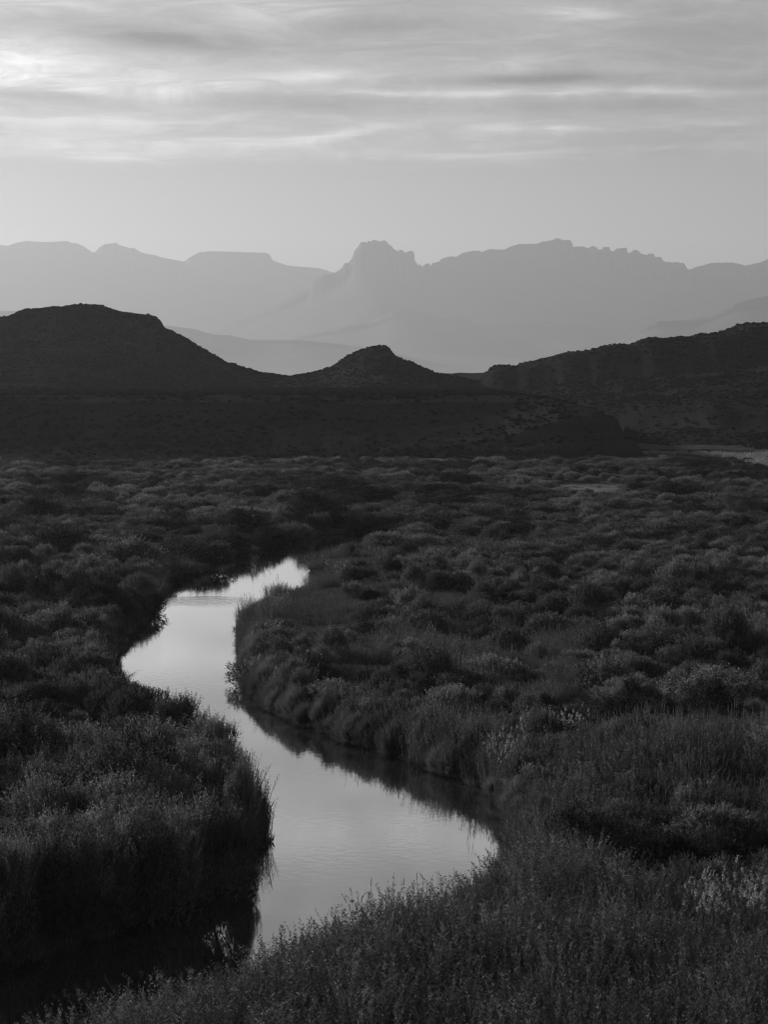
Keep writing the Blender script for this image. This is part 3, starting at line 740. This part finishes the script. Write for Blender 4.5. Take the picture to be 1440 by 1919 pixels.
# ---- the small bird on the thicket's edge
def bird():
    x, y, z = P(661, 1690, 157.0); parts = []
    t = np.linspace(0, 1, 9); rad = np.array([.004, .028, .036, .052, .062, .056, .036, .016, .012]); k = 10
    ax = np.stack([np.zeros(9), -.13 + .34 * t - .0, .10 - .13 * t ** 1.3], 1); a = np.linspace(0, 2 * np.pi, k, endpoint=False)
    v = np.stack([ax + np.stack([rad * math.cos(q), rad * 0, rad * math.sin(q)], 1) for q in a], 1).reshape(-1, 3)
    i = np.arange(9 * k).reshape(9, k); f = np.stack([i[:-1], np.roll(i[:-1], -1, 1), np.roll(i[1:], -1, 1), i[1:]], -1).reshape(-1, 4)
    parts.append((v, f)); tl = np.array([[-.02, .19, -.02], [.02, .19, -.02], [.03, .32, -.08], [-.03, .32, -.08]]); parts.append((tl, np.array([[0, 1, 2, 3]])))
    for s_ in (-.02, .02): parts.append(tube([[s_, .04, .03], [s_, .03, -.05]], .004, .003, 3))
    me = mesh_np('perched_bird', *merge(parts), smooth=True); o = link('perched_bird', me, M_dark); o.location = (x, y, z); o.rotation_euler = (0, 0, .9)
    tag(o, 'tiny black bird perched on the edge of the foreground thicket above the river', 'bird')
    st = link('bare_stalk', mesh_np('bare_stalk', *tube([[0, 0, -3], [.03, 0, -1.4], [0, 0, 0]], .02, .014, 4)), M_twig); st.location = (x, y, z - .05); tag(st, 'bare reed stalk that the tiny black bird sits on', 'stalk')
bird()

# ------------------------------------------------------------------ zones (photo coordinates of the plant's base, only to look up what grows where)
KN = [(940,1560),(960,1500),(1010,1455),(1100,1410),(1250,1392),(1480,1380),(1600,1400),(1600,1560),(1440,1560),(1300,1555),(1180,1570),(1060,1600),(985,1610)]
MEADOW = [(700,1190),(900,1160),(1110,1190),(1130,1290),(1010,1345),(860,1320),(700,1270)]
POINT = [(440,1100),(600,1060),(680,1010),(900,1000),(900,1150),(700,1190),(640,1400),(440,1330)]
def zone(px, py):
    z = np.full(px.shape, 0)
    z[inpoly(px, py, POINT)] = 3; z[inpoly(px, py, MEADOW)] = 2; z[inpoly(px, py, KN)] = 1
    return z

def poisson(n_try, ymin, ymax, spacing_of_y, seed, ext=1.25):
    """blue-noise-ish points over the visible wedge, spacing growing with distance"""
    g = np.random.default_rng(seed); pts = []; y = ymin
    while y < ymax:
        s = spacing_of_y(y); half = .172 * y * ext + 8
        xs = np.arange(-half, half, s) + g.uniform(-.5, .5) * s
        xs = xs + g.uniform(-.42, .42, len(xs)) * s; ys = y + g.uniform(-.45, .45, len(xs)) * s
        pts.append(np.stack([xs, ys], 1)); y += s * .9
    return np.concatenate(pts)

def clear_of_placed(p, k=.75):
    P_ = np.array(placed); ok = np.ones(len(p), bool)
    for x, y, r in P_:
        ok &= ((p[:, 0] - x) ** 2 + (p[:, 1] - y) ** 2) > (r * k) ** 2
    return ok

# ---- all remaining shrubs: near, large ones as things; the far ones as one mass
sp_ = poisson(0, 150, 1120, lambda y: 3.1 if y < 330 else (3.3 + (y - 330) / 150 * 1.1 if y < 700 else 6.2), 21)
rd = -sdist(sp_[:, 0], sp_[:, 1], river); fgd = sdist(sp_[:, 0], sp_[:, 1], fg_w)
px_, py_ = to_px(sp_[:, 0], sp_[:, 1], ground_z(sp_[:, 0], sp_[:, 1]))
zn = zone(px_, py_)
left = px_ < interp([(830,0),(1000,640),(1100,300),(1240,230),(1400,360),(1560,480),(1700,400),(1900,0)], py_)
need = np.where(left, np.where(py_ > 1640, 4.6, 1.7), 1.6)
r1 = rng.random(len(sp_))
keep = (rd > need) & (fgd < -1.0) & ((zn != 1) | (r1 < .34))
keep &= ~((zn == 2) & (r1 < .74)) & ~((zn == 3) & (r1 < .45))
keep &= clear_of_placed(sp_, .8)
keep &= (sp_[:, 1] < 1005) | ((px_ > 1195) & (py_ > 846))
keep &= ~((px_ > 430) & (px_ < 660) & (py_ > 1060) & (py_ < 1195))
# openings
op = fbm(sp_[:, 0] / 22, sp_[:, 1] / 40, 77, 3)
keep &= ~((op > .17) & (py_ < 1300) & (r1 < .8))
for sx, sy, rx, ry, k in SANDS:
    keep &= np.hypot((px_ - sx) / (rx * 1.0), (py_ - sy - 2) / (ry * 1.3)) > 1
sp_ = sp_[keep]; px_ = px_[keep]; py_ = py_[keep]; left = left[keep]; zn = zn[keep]
cl = fbm(sp_[:, 0] / 26, sp_[:, 1] / 34, 88, 3); r2 = rng.random(len(sp_)); r3 = rng.random(len(sp_))
kinds = np.where(cl < -.10, 'dark', np.where(cl < .06, 'dome', 'pale')).astype(object)
kinds[(r2 < .16)] = 'low'; kinds[(r2 > .86) & (py_ > 1000)] = 'willow'
kinds[(zn == 3) & (r3 < .6)] = 'low'
hsz = (1.5 + 3.4 * r3 ** 1.6 + 1.0 * (cl < -.1)) * np.where(left, 1.12, .92); hsz[kinds == 'low'] *= .6
big = (rng.random(len(sp_)) < .06) & (py_ < 1100); hsz[big] *= 1.5
hsz[kinds == 'willow'] *= 1.2
rsz = (1.25 + 2.6 * rng.random(len(sp_)) ** 1.8) * np.where(sp_[:, 1] > 450, 1.5, 1); rsz[kinds == 'willow'] *= .75
ll = left & (py_ > 1470); hsz[ll] = 3.8 + 2.6 * rng.random(ll.sum()); rsz[ll] *= 1.15
for i_ in np.where(ll)[0]: kinds[i_] = ('willow', 'willow', 'dome', 'pale')[int(r3[i_] * 3.999)]
rdl = -sdist(sp_[:, 0], sp_[:, 1], river)
cm = np.clip(fbm(sp_[:, 0] / 12, sp_[:, 1] / 16, 123, 3) * 1.6 + .5, 0, 1)
hsz = hsz * (.48 + 1.1 * cm); rsz = rsz * (.95 + .65 * cm)
bend = np.exp(-(((px_ - 480) / 230) ** 2 + ((py_ - 985) / 32) ** 2)); hsz = np.where(py_ < 1090, np.minimum(hsz, 4.2), hsz) * (1 + .05 * bend)
rsz = np.minimum(rsz, np.where(left & (py_ > 1150), rdl * .62 + .1, 9)); hsz = np.minimum(hsz, np.where(left, 1.3 + rdl * 1.1, 9))
hsz = np.where(py_ < 872, np.minimum(hsz, 2.4) * .75, hsz)
hsz = np.minimum(hsz, rsz * 2.0)
kinds[(bend > .4) & (r3 < .6)] = 'dark'
kinds[(py_ < 874) & (r3 < .8)] = 'dark'
size_px = hsz * rsz / sp_[:, 1] ** 2
inframe = (px_ > -30) & (px_ < 1470)
order = np.argsort(-np.where(inframe, size_px, 0))
NIND = 235
ind = set(order[:NIND].tolist())
def region(px, py, lf):
    if lf:
        if py > 1500: return 'in the lower left corner behind the tall willows'
        if py > 1330: return 'on the left bank level with the widest river reach'
        if py > 1180: return 'on the left bank opposite the dotted white plumes'
        return 'on the left bank near the rippled water'
    if py > 1560: return 'in the dark hollow behind the foreground thicket'
    if py > 1400: return 'close behind the right bank below the plume row'
    if px > 1120: return 'on the right flat toward the right edge, behind the reed knoll'
    if px > 820: return 'in the middle of the right flat around the seed-head meadow'
    return 'on the point inside the river bend'
LOOK = {'dome': 'rounded mid-grey shrub', 'willow': 'upright feathery willow', 'dark': 'dark dense bush', 'low': 'low spreading shrub', 'pale': 'pale crested shrub'}
for i in sorted(ind):
    w = region(px_[i], py_[i], left[i]); k = kinds[i]
    shrub(k, sp_[i, 0], sp_[i, 1], rsz[i], hsz[i], LOOK[k] + ' ' + w, LOOK[k] + 's ' + w)

# ------------------------------------------------------------------ scatter: one object of kind stuff per mass of plants
hold = []
def src(name, me):
    o = bpy.data.objects.new(name, me); hold.append(o); return o
def scatter(name, pts, scales, idx, sources, label, cat, rot=None, base=None, sink=.1):
    n = len(pts); g = np.random.default_rng(n)
    z = base if base is not None else ground_z(pts[:, 0], pts[:, 1]) - sink
    me = bpy.data.meshes.new(name); me.vertices.add(n)
    me.vertices.foreach_set('co', np.stack([pts[:, 0], pts[:, 1], z], 1).astype(np.float32).ravel())
    a = me.attributes.new('scl', 'FLOAT_VECTOR', 'POINT'); a.data.foreach_set('vector', np.asarray(scales, np.float32).ravel())
    a = me.attributes.new('rot', 'FLOAT_VECTOR', 'POINT'); r = np.zeros((n, 3), np.float32); r[:, 2] = g.uniform(0, 6.28, n); r[:, :2] = g.normal(size=(n, 2)) * .04; a.data.foreach_set('vector', r.ravel())
    a = me.attributes.new('idx', 'INT', 'POINT'); a.data.foreach_set('value', np.asarray(idx, np.int32))
    o = link(name, me); tag(o, label, cat, kind='stuff')
    ng = bpy.data.node_groups.new(name, 'GeometryNodeTree')
    ng.interface.new_socket('Geometry', in_out='INPUT', socket_type='NodeSocketGeometry'); ng.interface.new_socket('Geometry', in_out='OUTPUT', socket_type='NodeSocketGeometry')
    N, L = ng.nodes, ng.links; gi = N.new('NodeGroupInput'); go = N.new('NodeGroupOutput')
    gti = N.new('GeometryNodeGeometryToInstance')
    for s in reversed(sources):                       # a multi-input socket lists the last link first
        oi = N.new('GeometryNodeObjectInfo'); oi.inputs[0].default_value = s; oi.transform_space = 'ORIGINAL'; oi.inputs['As Instance'].default_value = False
        L.new(oi.outputs['Geometry'], gti.inputs[0])
    iop = N.new('GeometryNodeInstanceOnPoints'); iop.inputs['Pick Instance'].default_value = True
    mp = N.new('GeometryNodeMeshToPoints'); L.new(gi.outputs[0], mp.inputs[0]); L.new(mp.outputs[0], iop.inputs['Points']); L.new(gti.outputs[0], iop.inputs['Instance'])
    def attr(nm, t, to):
        a_ = N.new('GeometryNodeInputNamedAttribute'); a_.data_type = t; a_.inputs[0].default_value = nm
        L.new(a_.outputs[0], to)
    attr('scl', 'FLOAT_VECTOR', iop.inputs['Scale']); attr('idx', 'INT', iop.inputs['Instance Index'])
    er = N.new('FunctionNodeEulerToRotation'); attr('rot', 'FLOAT_VECTOR', er.inputs[0]); L.new(er.outputs[0], iop.inputs['Rotation'])
    L.new(iop.outputs[0], go.inputs[0])
    md = o.modifiers.new('scatter', 'NODES'); md.node_group = ng
    return o

rest = np.array([i for i in range(len(sp_)) if i not in ind])
srcs = []; first = {}
for k, lst in KINDS.items():
    first[k] = (len(srcs), len(lst))
    for f, s, r0, h0 in lst: srcs.append(src('foliage_source', f))
ii = []; ss = []
for i in rest:
    k = kinds[i]; a0, c = first[k]; v = random.randrange(c); f, s, r0, h0 = KINDS[k][v]
    ii.append(a0 + v); ss.append((rsz[i] / r0, rsz[i] / r0, hsz[i] / h0))
scatter('valley_scrub', sp_[rest], ss, ii, srcs, 'distant mass of shrubs covering the valley flat as far as the foot of the mesa', 'shrubs')

# low undergrowth between the shrubs
def tuft(name, seed, mat, n=260, rad=.7, hgt=.7, wid=.03):
    g = np.random.default_rng(seed); a = g.uniform(0, 6.28, n); q = np.sqrt(g.random(n)) * rad
    B = np.stack([np.cos(a) * q, np.sin(a) * q, np.zeros(n)], 1); D = np.stack([np.cos(a) * .35, np.sin(a) * .35, np.ones(n)], 1) + g.normal(size=(n, 3)) * .25
    me = mesh_np(name, *blades(B, D, hgt * g.uniform(.4, 1.2, n), np.full(n, wid), g)); me.materials.append(mat); return me
tufts = [src('t', tuft('tuft', 40, M_cane)), src('t', tuft('tuft', 41, M_mid)), src('t', tuft('tuft', 42, M_dark, 200, .9, .6, .05))]
gp = poisson(0, 118, 640, lambda y: 1.15 if y < 330 else 1.15 + (y - 330) / 310 * 1.6, 31)
rr_ = -sdist(gp[:, 0], gp[:, 1], river); gp = gp[(rr_ > .5)]; n = len(gp)
sc_ = rng.uniform(.8, 1.7, (n, 1)) * np.array([[1.2, 1.2, 1]]) * np.where(gp[:, 1:2] > 400, 1.7, 1)
scatter('undergrowth', gp, sc_, rng.integers(0, 3, n), tufts, 'low grass and undergrowth between the shrubs and on the river banks', 'grass')

lt = tuft('tuft', 44, M_bright, 240, .6, .75, .04)  # brighter leaf colour stands in for light falling on the ledge
lg = poisson(0, 145, 200, lambda y: .8, 35); lr_ = -sdist(lg[:, 0], lg[:, 1], river); lx, ly = to_px(lg[:, 0], lg[:, 1], ground_z(lg[:, 0], lg[:, 1]))
lg = lg[(lr_ > .5) & (lr_ < 4.4) & (lx < 470) & (ly < 1850)]
scatter('bank_grass', lg, rng.uniform(.6, 1.2, (len(lg), 1)) * np.ones((1, 3)), np.zeros(len(lg)), [src('t', lt)], 'grass coloured pale as if lit on the low ledge at the foot of the lower left bank', 'grass')

# cane thickets
def cane_set(name, k, mat, *a, **kw):
    out = []
    for i in range(k):
        m_, tips = cane_mesh(name, 700 + i + hash_(name), *a, **kw); m_.materials.append(mat); out.append((m_, tips))
    return out
fgc = cane_set('thicket_shoots', 5, M_cane, 11, 4.2, .62, .27, .06, .40, 36, .17, .24, .85)
fgs = [src('c', m_) for m_, t in fgc]
tipm = []
for i in range(2):
    m_, tips = fgc[i]; q = plume_mesh('seed_head', 60 + i, [tips[j] for j in range(2)], .6, .035, 20); q.materials.append(M_tip)
    tipm.append(src('s', q))
f1 = poisson(0, 100, 205, lambda y: 1.25, 41)
fd = sdist(f1[:, 0], f1[:, 1], fg_w); rv = -sdist(f1[:, 0], f1[:, 1], river)
f1 = f1[(fd > .3) & (rv > .6)]; n = len(f1)
hh = (.58 + .62 * (fbm(f1[:, 0] / 5, f1[:, 1] / 7, 55, 3) + .5) + .30 * rng.random(n) - .1)
edge_soft = sstep(0, 9, -sdist(f1[:, 0], f1[:, 1], river)); hh *= .82 + .18 * edge_soft
scatter('foreground_thicket', f1, np.stack([fw_ := rng.uniform(.75, 1.35, n), fw_, hh], 1), rng.integers(0, 5, n), fgs, 'dense thicket of tall leafy shoots filling the foreground below the river', 'thicket')
m = rng.random(n) < .10
def tip_mesh(name, seed, hgt, n=3, L_=1.0, w=.04):
    g = np.random.default_rng(seed); spots = np.stack([g.normal(size=n) * .5, g.normal(size=n) * .5, hgt + g.normal(size=n) * .25], 1)
    parts = []
    for s in spots:
        parts.append(tube([[s[0], s[1], hgt * .4], [s[0] + .03, s[1], hgt * .8], s], .012, .008, 3))
        k = 30; t = np.linspace(0, 1, k); b = g.normal() * .18
        B = s + np.stack([b * t ** 2, t * 0, t * L_], 1); parts.append(blades(B, g.normal(size=(k, 3)) * .25 + np.array([0, 0, 1.]), np.full(k, .12), w * np.sin(np.pi * (t * .8 + .15)), g))
    me = mesh_np(name, *merge(parts)); me.materials.append(M_tip); return me
fgt = [src('s', tip_mesh('seed_heads', 71 + i, 4.3, 1, .5, .05)) for i in range(3)]
scatter('foreground_seed_stalks', f1[m], np.stack([np.ones(m.sum()), np.ones(m.sum()), hh[m]], 1), rng.integers(0, 3, m.sum()), fgt, 'sparse thin pale seed stalks standing above the foreground thicket', 'stalks')

# reeds: knoll on the right, strip on the right bank, meadow and point
knc = cane_set('reed_stalks', 3, M_cane, 20, 3.6, 1.0, .36, .045, .15, 18, .10, .14, .45)
kns = [src('k', m_) for m_, t in knc]
k1 = poisson(0, 165, 470, lambda y: 1.25, 43); zz0 = ground_z(k1[:, 0], k1[:, 1]); kx, ky = to_px(k1[:, 0], k1[:, 1], zz0)
rv = -sdist(k1[:, 0], k1[:, 1], river); zk = zone(kx, ky)
lb = kx < interp([(830,0),(1000,640),(1100,300),(1240,230),(1400,360),(1560,480),(1700,400),(1900,0)], ky)
fg2 = sdist(k1[:, 0], k1[:, 1], fg_w)
rnd = rng.random(len(k1)); cl2 = fbm(k1[:, 0] / 9, k1[:, 1] / 14, 99, 3)
isk = (zk == 1); ismd = (zk == 2) & (cl2 > -.16); ispt = (zk == 3) & (rv > .5) & (cl2 > -.12)
strip = (~lb) & (rv > .25) & (rv < 6) & (ky > 1030) & (ky < 1640)
left_strip = lb & (rv > .8) & (rv < 3) & (ky < 1640) & (rnd < .25)
sel = (isk | ismd | ispt | strip | left_strip) & (fg2 < .5) & (rv > .25)
hs = np.where(isk, .92, np.where(ismd, .70, np.where(ispt, .50, 1.12)))[sel] * (.85 + .4 * rnd[sel]) * (1 + .7 * cl2[sel])
hs = np.where(rv[sel] < 2.2, hs * .8, hs)
n = sel.sum(); kk = k1[sel]
ridx = np.where((zk[sel] == 1) & (rng.random(n) < .8), rng.integers(3, 8, n), rng.integers(0, 3, n))
scatter('reed_bed', kk, np.stack([np.full(n, 1.1), np.full(n, 1.1), hs * np.where(ridx > 2, .85, 1)], 1), ridx, kns + fgs, 'continuous bed of fine green reeds on the right bank, the point and the reed knoll', 'reeds')
zs = zk[sel]; kxs = kx[sel]; kys = ky[sel]
tm = ((zs == 1) & (rng.random(n) < np.where(kxs > 1180, .30, .10))) | ((zs == 2) & (rng.random(n) < .38)) | (rng.random(n) < .05)
ktp = [src('s', tip_mesh('seed_heads', 81 + i, 3.7, 3, .9, .05)) for i in range(3)]
scatter('seed_head_stalks', kk[tm], np.stack([np.ones(tm.sum()), np.ones(tm.sum()), hs[tm]], 1), rng.integers(0, 3, tm.sum()), ktp, 'countless pale upright seed heads standing over the reed knoll and meadow on the right', 'seed heads')

# pale reeds on the far bank at the foot of the right cliff
q = []
for k in range(420):
    px = random.uniform(1195, 1445); t = (px - 1195) / 250; py = 851 + 14 * t + random.uniform(-1.0, 6.5 * t ** 2 + .6)
    if k % 2 == 0: px = random.uniform(1390, 1460); py = random.uniform(869, 882)
    x, y = G(px, py, 1.0); q.append((x, y))
q = np.array(q); s_ = .55 + rng.random(len(q)) * .3; s_ *= .5 + np.clip((q[:, 0] - 118) / 60, 0, 1)
M_pale = leaf_mat('pale_reed_leaf', .22, .4)
pal = [cane_set('pale_reed', 1, M_pale, 30, 4.6, 1.6, .8, .16, .1, 12, .05, .1, .2)[0][0]]
scatter('far_bank_reeds', q, np.stack([s_ * 1.6, s_ * 1.6, s_], 1), np.zeros(len(q)), [src('p', pal[0])], 'bright pale reeds along the far river bank at the foot of the right cliff', 'reeds', base=np.full(len(q), .3))

# desert scrub on mesa and hills
dep = None
bpy.context.view_layer.update()
def scrub_on(obj_list, n_each, seed, lab, name):
    pts = []; g = np.random.default_rng(seed)
    for o, n_ in zip(obj_list, n_each):
        me = o.data; nv = len(me.vertices); co = np.empty(nv * 3, np.float32); me.vertices.foreach_get('co', co); co = co.reshape(-1, 3)
        nf = len(me.polygons); fv = np.empty(nf * 4, np.int32); me.polygons.foreach_get('vertices', fv); fv = fv.reshape(-1, 4)
        fn_ = np.empty(nf * 3, np.float32); me.polygons.foreach_get('normal', fn_); fn_ = fn_.reshape(-1, 3); ar = np.empty(nf, np.float32); me.polygons.foreach_get('area', ar)
        cx_ = co[fv[:, 0]]; dn = np.clip(fbm(cx_[:, 0] / 35, cx_[:, 1] / 35, 61, 3) + .5, .1, 1) ** 2 * ar * (np.abs(fn_[:, 2]) > .72) * (cx_[:, 1] < 2000); dn /= dn.sum()
        vi = g.choice(nf, n_ * 3, p=dn); u1 = g.random((n_ * 3, 1)); u2 = g.random((n_ * 3, 1)); q = co[fv[vi]]
        p = (q[:, 0] * (1 - u1) + q[:, 1] * u1) * (1 - u2) + (q[:, 3] * (1 - u1) + q[:, 2] * u1) * u2
        px, py = to_px(p[:, 0], p[:, 1], p[:, 2]); ok = (px > -40) & (px < 1480) & (p[:, 2] > 0) & (p[:, 1] < 2000)
        pts.append(p[ok][:n_])
    p = np.concatenate(pts); n = len(p)
    t = [src('b', foliage_mesh('scrub', 900 + i, 1.2, 1.3, 5, 22, .4, .5, .16, .35, 5)) for i in range(2)]
    for o in t: o.data.materials.append(M_scrub)
    s = (.25 + .75 * g.random((n, 1)) ** 2.2) * np.array([[1.1, 1.1, .95]])
    scatter(name, p[:, :2], s, g.integers(0, 2, n), t, lab, 'scrub', base=p[:, 2] - .15)
scrub_on([mesa], [26000], 5, 'dots of desert scrub on the near mesa', 'mesa_scrub')
scrub_on([hillL, cone, hillR, saddle], [22000, 8000, 14000, 2000], 6, 'dots of desert scrub on the hills behind the mesa', 'hill_scrub')

# ------------------------------------------------------------------ haze
hz = bpy.data.materials.new('haze'); hz.use_nodes = True; nt = hz.node_tree; nt.nodes.clear()
ho = nt.nodes.new('ShaderNodeOutputMaterial'); pv = nt.nodes.new('ShaderNodeVolumePrincipled')
pv.inputs['Color'].default_value = grey(.95); pv.inputs['Density'].default_value = HAZE_D = 2.6e-5; pv.inputs['Anisotropy'].default_value = .45
nt.links.new(pv.outputs[0], ho.inputs['Volume'])
x0, x1, y0, y1, z0, z1 = -16500, 16500, -400, 47500, -32, 2900
v = [(x, y, z) for x in (x0, x1) for y in (y0, y1) for z in (z0, z1)]
f = [(0, 1, 3, 2), (4, 6, 7, 5), (0, 4, 5, 1), (2, 3, 7, 6), (0, 2, 6, 4), (1, 5, 7, 3)]
me = bpy.data.meshes.new('haze'); me.from_pydata(v, [], f); me.update()
tag(link('haze', me, hz), kind='stuff')

# ------------------------------------------------------------------ sun and sky
SUN_AZ, SUN_EL = -52.0, 17.0           # degrees left of the view, above the horizon
sd = Vector((math.sin(R(SUN_AZ)) * math.cos(R(SUN_EL)), math.cos(R(SUN_AZ)) * math.cos(R(SUN_EL)), math.sin(R(SUN_EL))))
sl = bpy.data.lights.new('sun', 'SUN'); sl.energy = 3.2; sl.angle = R(4); sl.color = (1, 1, 1)
so = bpy.data.objects.new('sun', sl); C.objects.link(so); so.rotation_euler = sd.to_track_quat('Z', 'Y').to_euler()

w = bpy.data.worlds.new('World'); sc.world = w; w.use_nodes = True
nt = w.node_tree; N, L = nt.nodes, nt.links; N.clear()
wo = N.new('ShaderNodeOutputWorld'); bg = N.new('ShaderNodeBackground'); bg.inputs[1].default_value = .065
sky = N.new('ShaderNodeTexSky'); sky.sky_type = 'NISHITA'; sky.sun_disc = False
sky.sun_elevation = R(SUN_EL); sky.sun_rotation = R(SUN_AZ); sky.air_density = 1.0; sky.dust_density = 1.5; sky.ozone_density = 1; sky.altitude = 600
bw = N.new('ShaderNodeRGBToBW'); L.new(sky.outputs[0], bw.inputs[0])
tc = N.new('ShaderNodeTexCoord'); sx = N.new('ShaderNodeSeparateXYZ'); L.new(tc.outputs['Generated'], sx.inputs[0])
def M(op, a, b=None, c=None, clamp=False):
    n = N.new('ShaderNodeMath'); n.operation = op; n.use_clamp = clamp
    for i, q in enumerate((a, b, c)):
        if q is None: continue
        if isinstance(q, (int, float)): n.inputs[i].default_value = q
        else: L.new(q, n.inputs[i])
    return n.outputs[0]
def SS(x, a, b, lo=0., hi=1.):
    n = N.new('ShaderNodeMapRange'); n.interpolation_type = 'SMOOTHSTEP'; L.new(x, n.inputs[0])
    n.inputs[1].default_value = a; n.inputs[2].default_value = b; n.inputs[3].default_value = lo; n.inputs[4].default_value = hi; return n.outputs[0]
az = M('MULTIPLY', M('ARCTAN2', sx.outputs[0], sx.outputs[1]), 180 / math.pi)
el = M('MULTIPLY', M('ARCSINE', sx.outputs[2]), 180 / math.pi)
zc = M('MAXIMUM', sx.outputs[2], .03)
qx = M('DIVIDE', sx.outputs[0], zc); qy = M('DIVIDE', sx.outputs[1], zc)
def NZ(sxk, syk, scale, det, rough=.6, dist=0., skew=0., off=0.):
    cb = N.new('ShaderNodeCombineXYZ')
    L.new(M('MULTIPLY_ADD', qx, sxk, off), cb.inputs[0]); L.new(M('MULTIPLY_ADD', qx, skew, M('MULTIPLY', qy, syk)), cb.inputs[1])
    n = N.new('ShaderNodeTexNoise'); n.inputs['Scale'].default_value = scale; n.inputs['Detail'].default_value = det; n.inputs['Roughness'].default_value = rough; n.inputs['Distortion'].default_value = dist
    L.new(cb.outputs[0], n.inputs['Vector']); return n.outputs[0]
big = NZ(.55, .80, 1.0, 4, .5, .5, .06, 3.1)
warp = NZ(.9, 1.0, 1.0, 3, .5, 0, .1, 23.0)
def NA(fx, fy, det, rough, dist, skew, off):
    """noise over azimuth and elevation: fx, fy cycles per degree"""
    cb = N.new('ShaderNodeCombineXYZ'); wv = M('MULTIPLY', M('SUBTRACT', warp, .5), 1.6)
    e_ = M('ADD', el, wv)
    L.new(M('MULTIPLY_ADD', az, fx, off), cb.inputs[0]); L.new(M('MULTIPLY_ADD', az, skew * fy, M('MULTIPLY', e_, fy)), cb.inputs[1])
    n = N.new('ShaderNodeTexNoise'); n.inputs['Scale'].default_value = 1; n.inputs['Detail'].default_value = det; n.inputs['Roughness'].default_value = rough; n.inputs['Distortion'].default_value = dist
    L.new(cb.outputs[0], n.inputs['Vector']); return n.outputs[0]
fine = NA(.16, .70, 7, .55, .7, .03, 11.3)
wisp = NA(.30, 1.9, 10, .66, 1.1, -.06, 5.7)
fib = NA(.55, 4.5, 8, .7, 1.4, .10, 31.7)
veil = M('ADD', M('MULTIPLY', SS(big, .38, .66), .12), M('ADD', M('MULTIPLY', SS(fine, .38, .66), .26), M('ADD', M('MULTIPLY', SS(wisp, .44, .66), .32), M('MULTIPLY', SS(fib, .44, .64), .20))))
# single streaks of cirrus, by azimuth and elevation (degrees)
tot = None
D_ = 57.3 / F
warp_e = M('MULTIPLY', M('SUBTRACT', fine, .5), .55); warp_a = M('MULTIPLY', M('SUBTRACT', warp, .5), 2.2)
elw = M('ADD', el, warp_e); azw = M('ADD', az, warp_a)
def streak(px, py, rx, ry, k, tilt=0., curve=0.):
    """centre and radii given as angles of the real sky"""
    global tot
    u_ = M('MULTIPLY_ADD', azw, 1 / (rx * D_), -(px - 720) / rx)
    dv = M('MULTIPLY_ADD', elw, 1 / (ry * D_), -(700 - py) / ry)
    dv = M('SUBTRACT', dv, M('MULTIPLY', u_, M('MULTIPLY_ADD', u_, curve / ry, tilt / ry)))
    r_ = M('ADD', M('MULTIPLY', u_, u_), M('MULTIPLY', dv, dv))
    g_ = M('MULTIPLY', M('EXPONENT', M('MULTIPLY', r_, -1.0)), k)
    g_ = M('MULTIPLY', g_, SS(wisp, .30, .62, .35, 1.35))
    tot = g_ if tot is None else M('ADD', tot, g_)
for a_ in ((60,140,220,40,1.0,-16), (240,180,130,26,.25,-6), (480,165,170,16,.5,14), (600,150,60,10,.4,8), (180,240,260,16,.4,-3), (330,280,260,18,.38,-3), (560,272,130,12,.55,18,12), (690,242,60,5,.3,5),
           (900,183,330,6,.50,-2), (1010,246,120,9,.6,-4), (1290,240,170,9,.3), (1250,182,180,8,.3,-4), (520,32,130,26,.42,-10), (1100,35,80,14,.6,-14), (1400,5,80,12,.6), (60,30,160,22,.4), (300,303,260,6,.35),
           (960,128,70,20,.35), (1130,100,80,14,.25), (1060,292,160,5,.22,2), (860,298,120,5,.15),
           (290,88,170,18,-.55,-14), (1340,75,150,22,-.12,-8), (1010,160,170,10,-.5), (720,60,150,20,-.28), (90,192,110,10,-.5,-8), (1390,168,110,10,-.25), (1120,0,60,8,-.6), (640,205,230,12,-.25), (1180,210,240,12,-.22),
           (820,-160,700,60,.9), (500,-60,500,40,.35), (760,-330,900,90,.5)): streak(*a_)  # this row: unseen streaks above the frame, added to brighten the river
edge = SS(M('ADD', elw, M('MULTIPLY', M('SUBTRACT', big, .5), .5)), 5.05, 5.6)
cl = M('MULTIPLY', M('ADD', M('MULTIPLY', veil, .85), M('MULTIPLY', tot, 1.4)), edge)
clf = M('MULTIPLY_ADD', cl, .66, SS(el, 4.6, 6.2, .80, .66))
high = SS(el, 8.0, 13.0, 1.0, 1.35)          # gain added toward and above the frame top to lift river reflections
base = M('MULTIPLY', M('MULTIPLY', bw.outputs[0], high), M('MAXIMUM', clf, .3))
L.new(base, bg.inputs[0]); L.new(bg.outputs[0], wo.inputs[0])
w.cycles.sampling_method = 'MANUAL'; w.cycles.sample_map_resolution = 512

# ------------------------------------------------------------------ render settings
sc.view_settings.view_transform = 'Standard'; sc.view_settings.look = 'None'; sc.view_settings.gamma = 1; sc.view_settings.exposure = 0.44
cy = sc.cycles
cy.max_bounces = 5; cy.diffuse_bounces = 2; cy.glossy_bounces = 2; cy.transmission_bounces = 2; cy.volume_bounces = 0; cy.transparent_max_bounces = 4
cy.caustics_reflective = False; cy.caustics_refractive = False
cy.pixel_filter_type = 'BLACKMAN_HARRIS'; cy.filter_width = 1.25
cy.use_denoising = True; cy.denoiser = 'OPENIMAGEDENOISE'; cy.denoising_input_passes = 'RGB_ALBEDO_NORMAL'
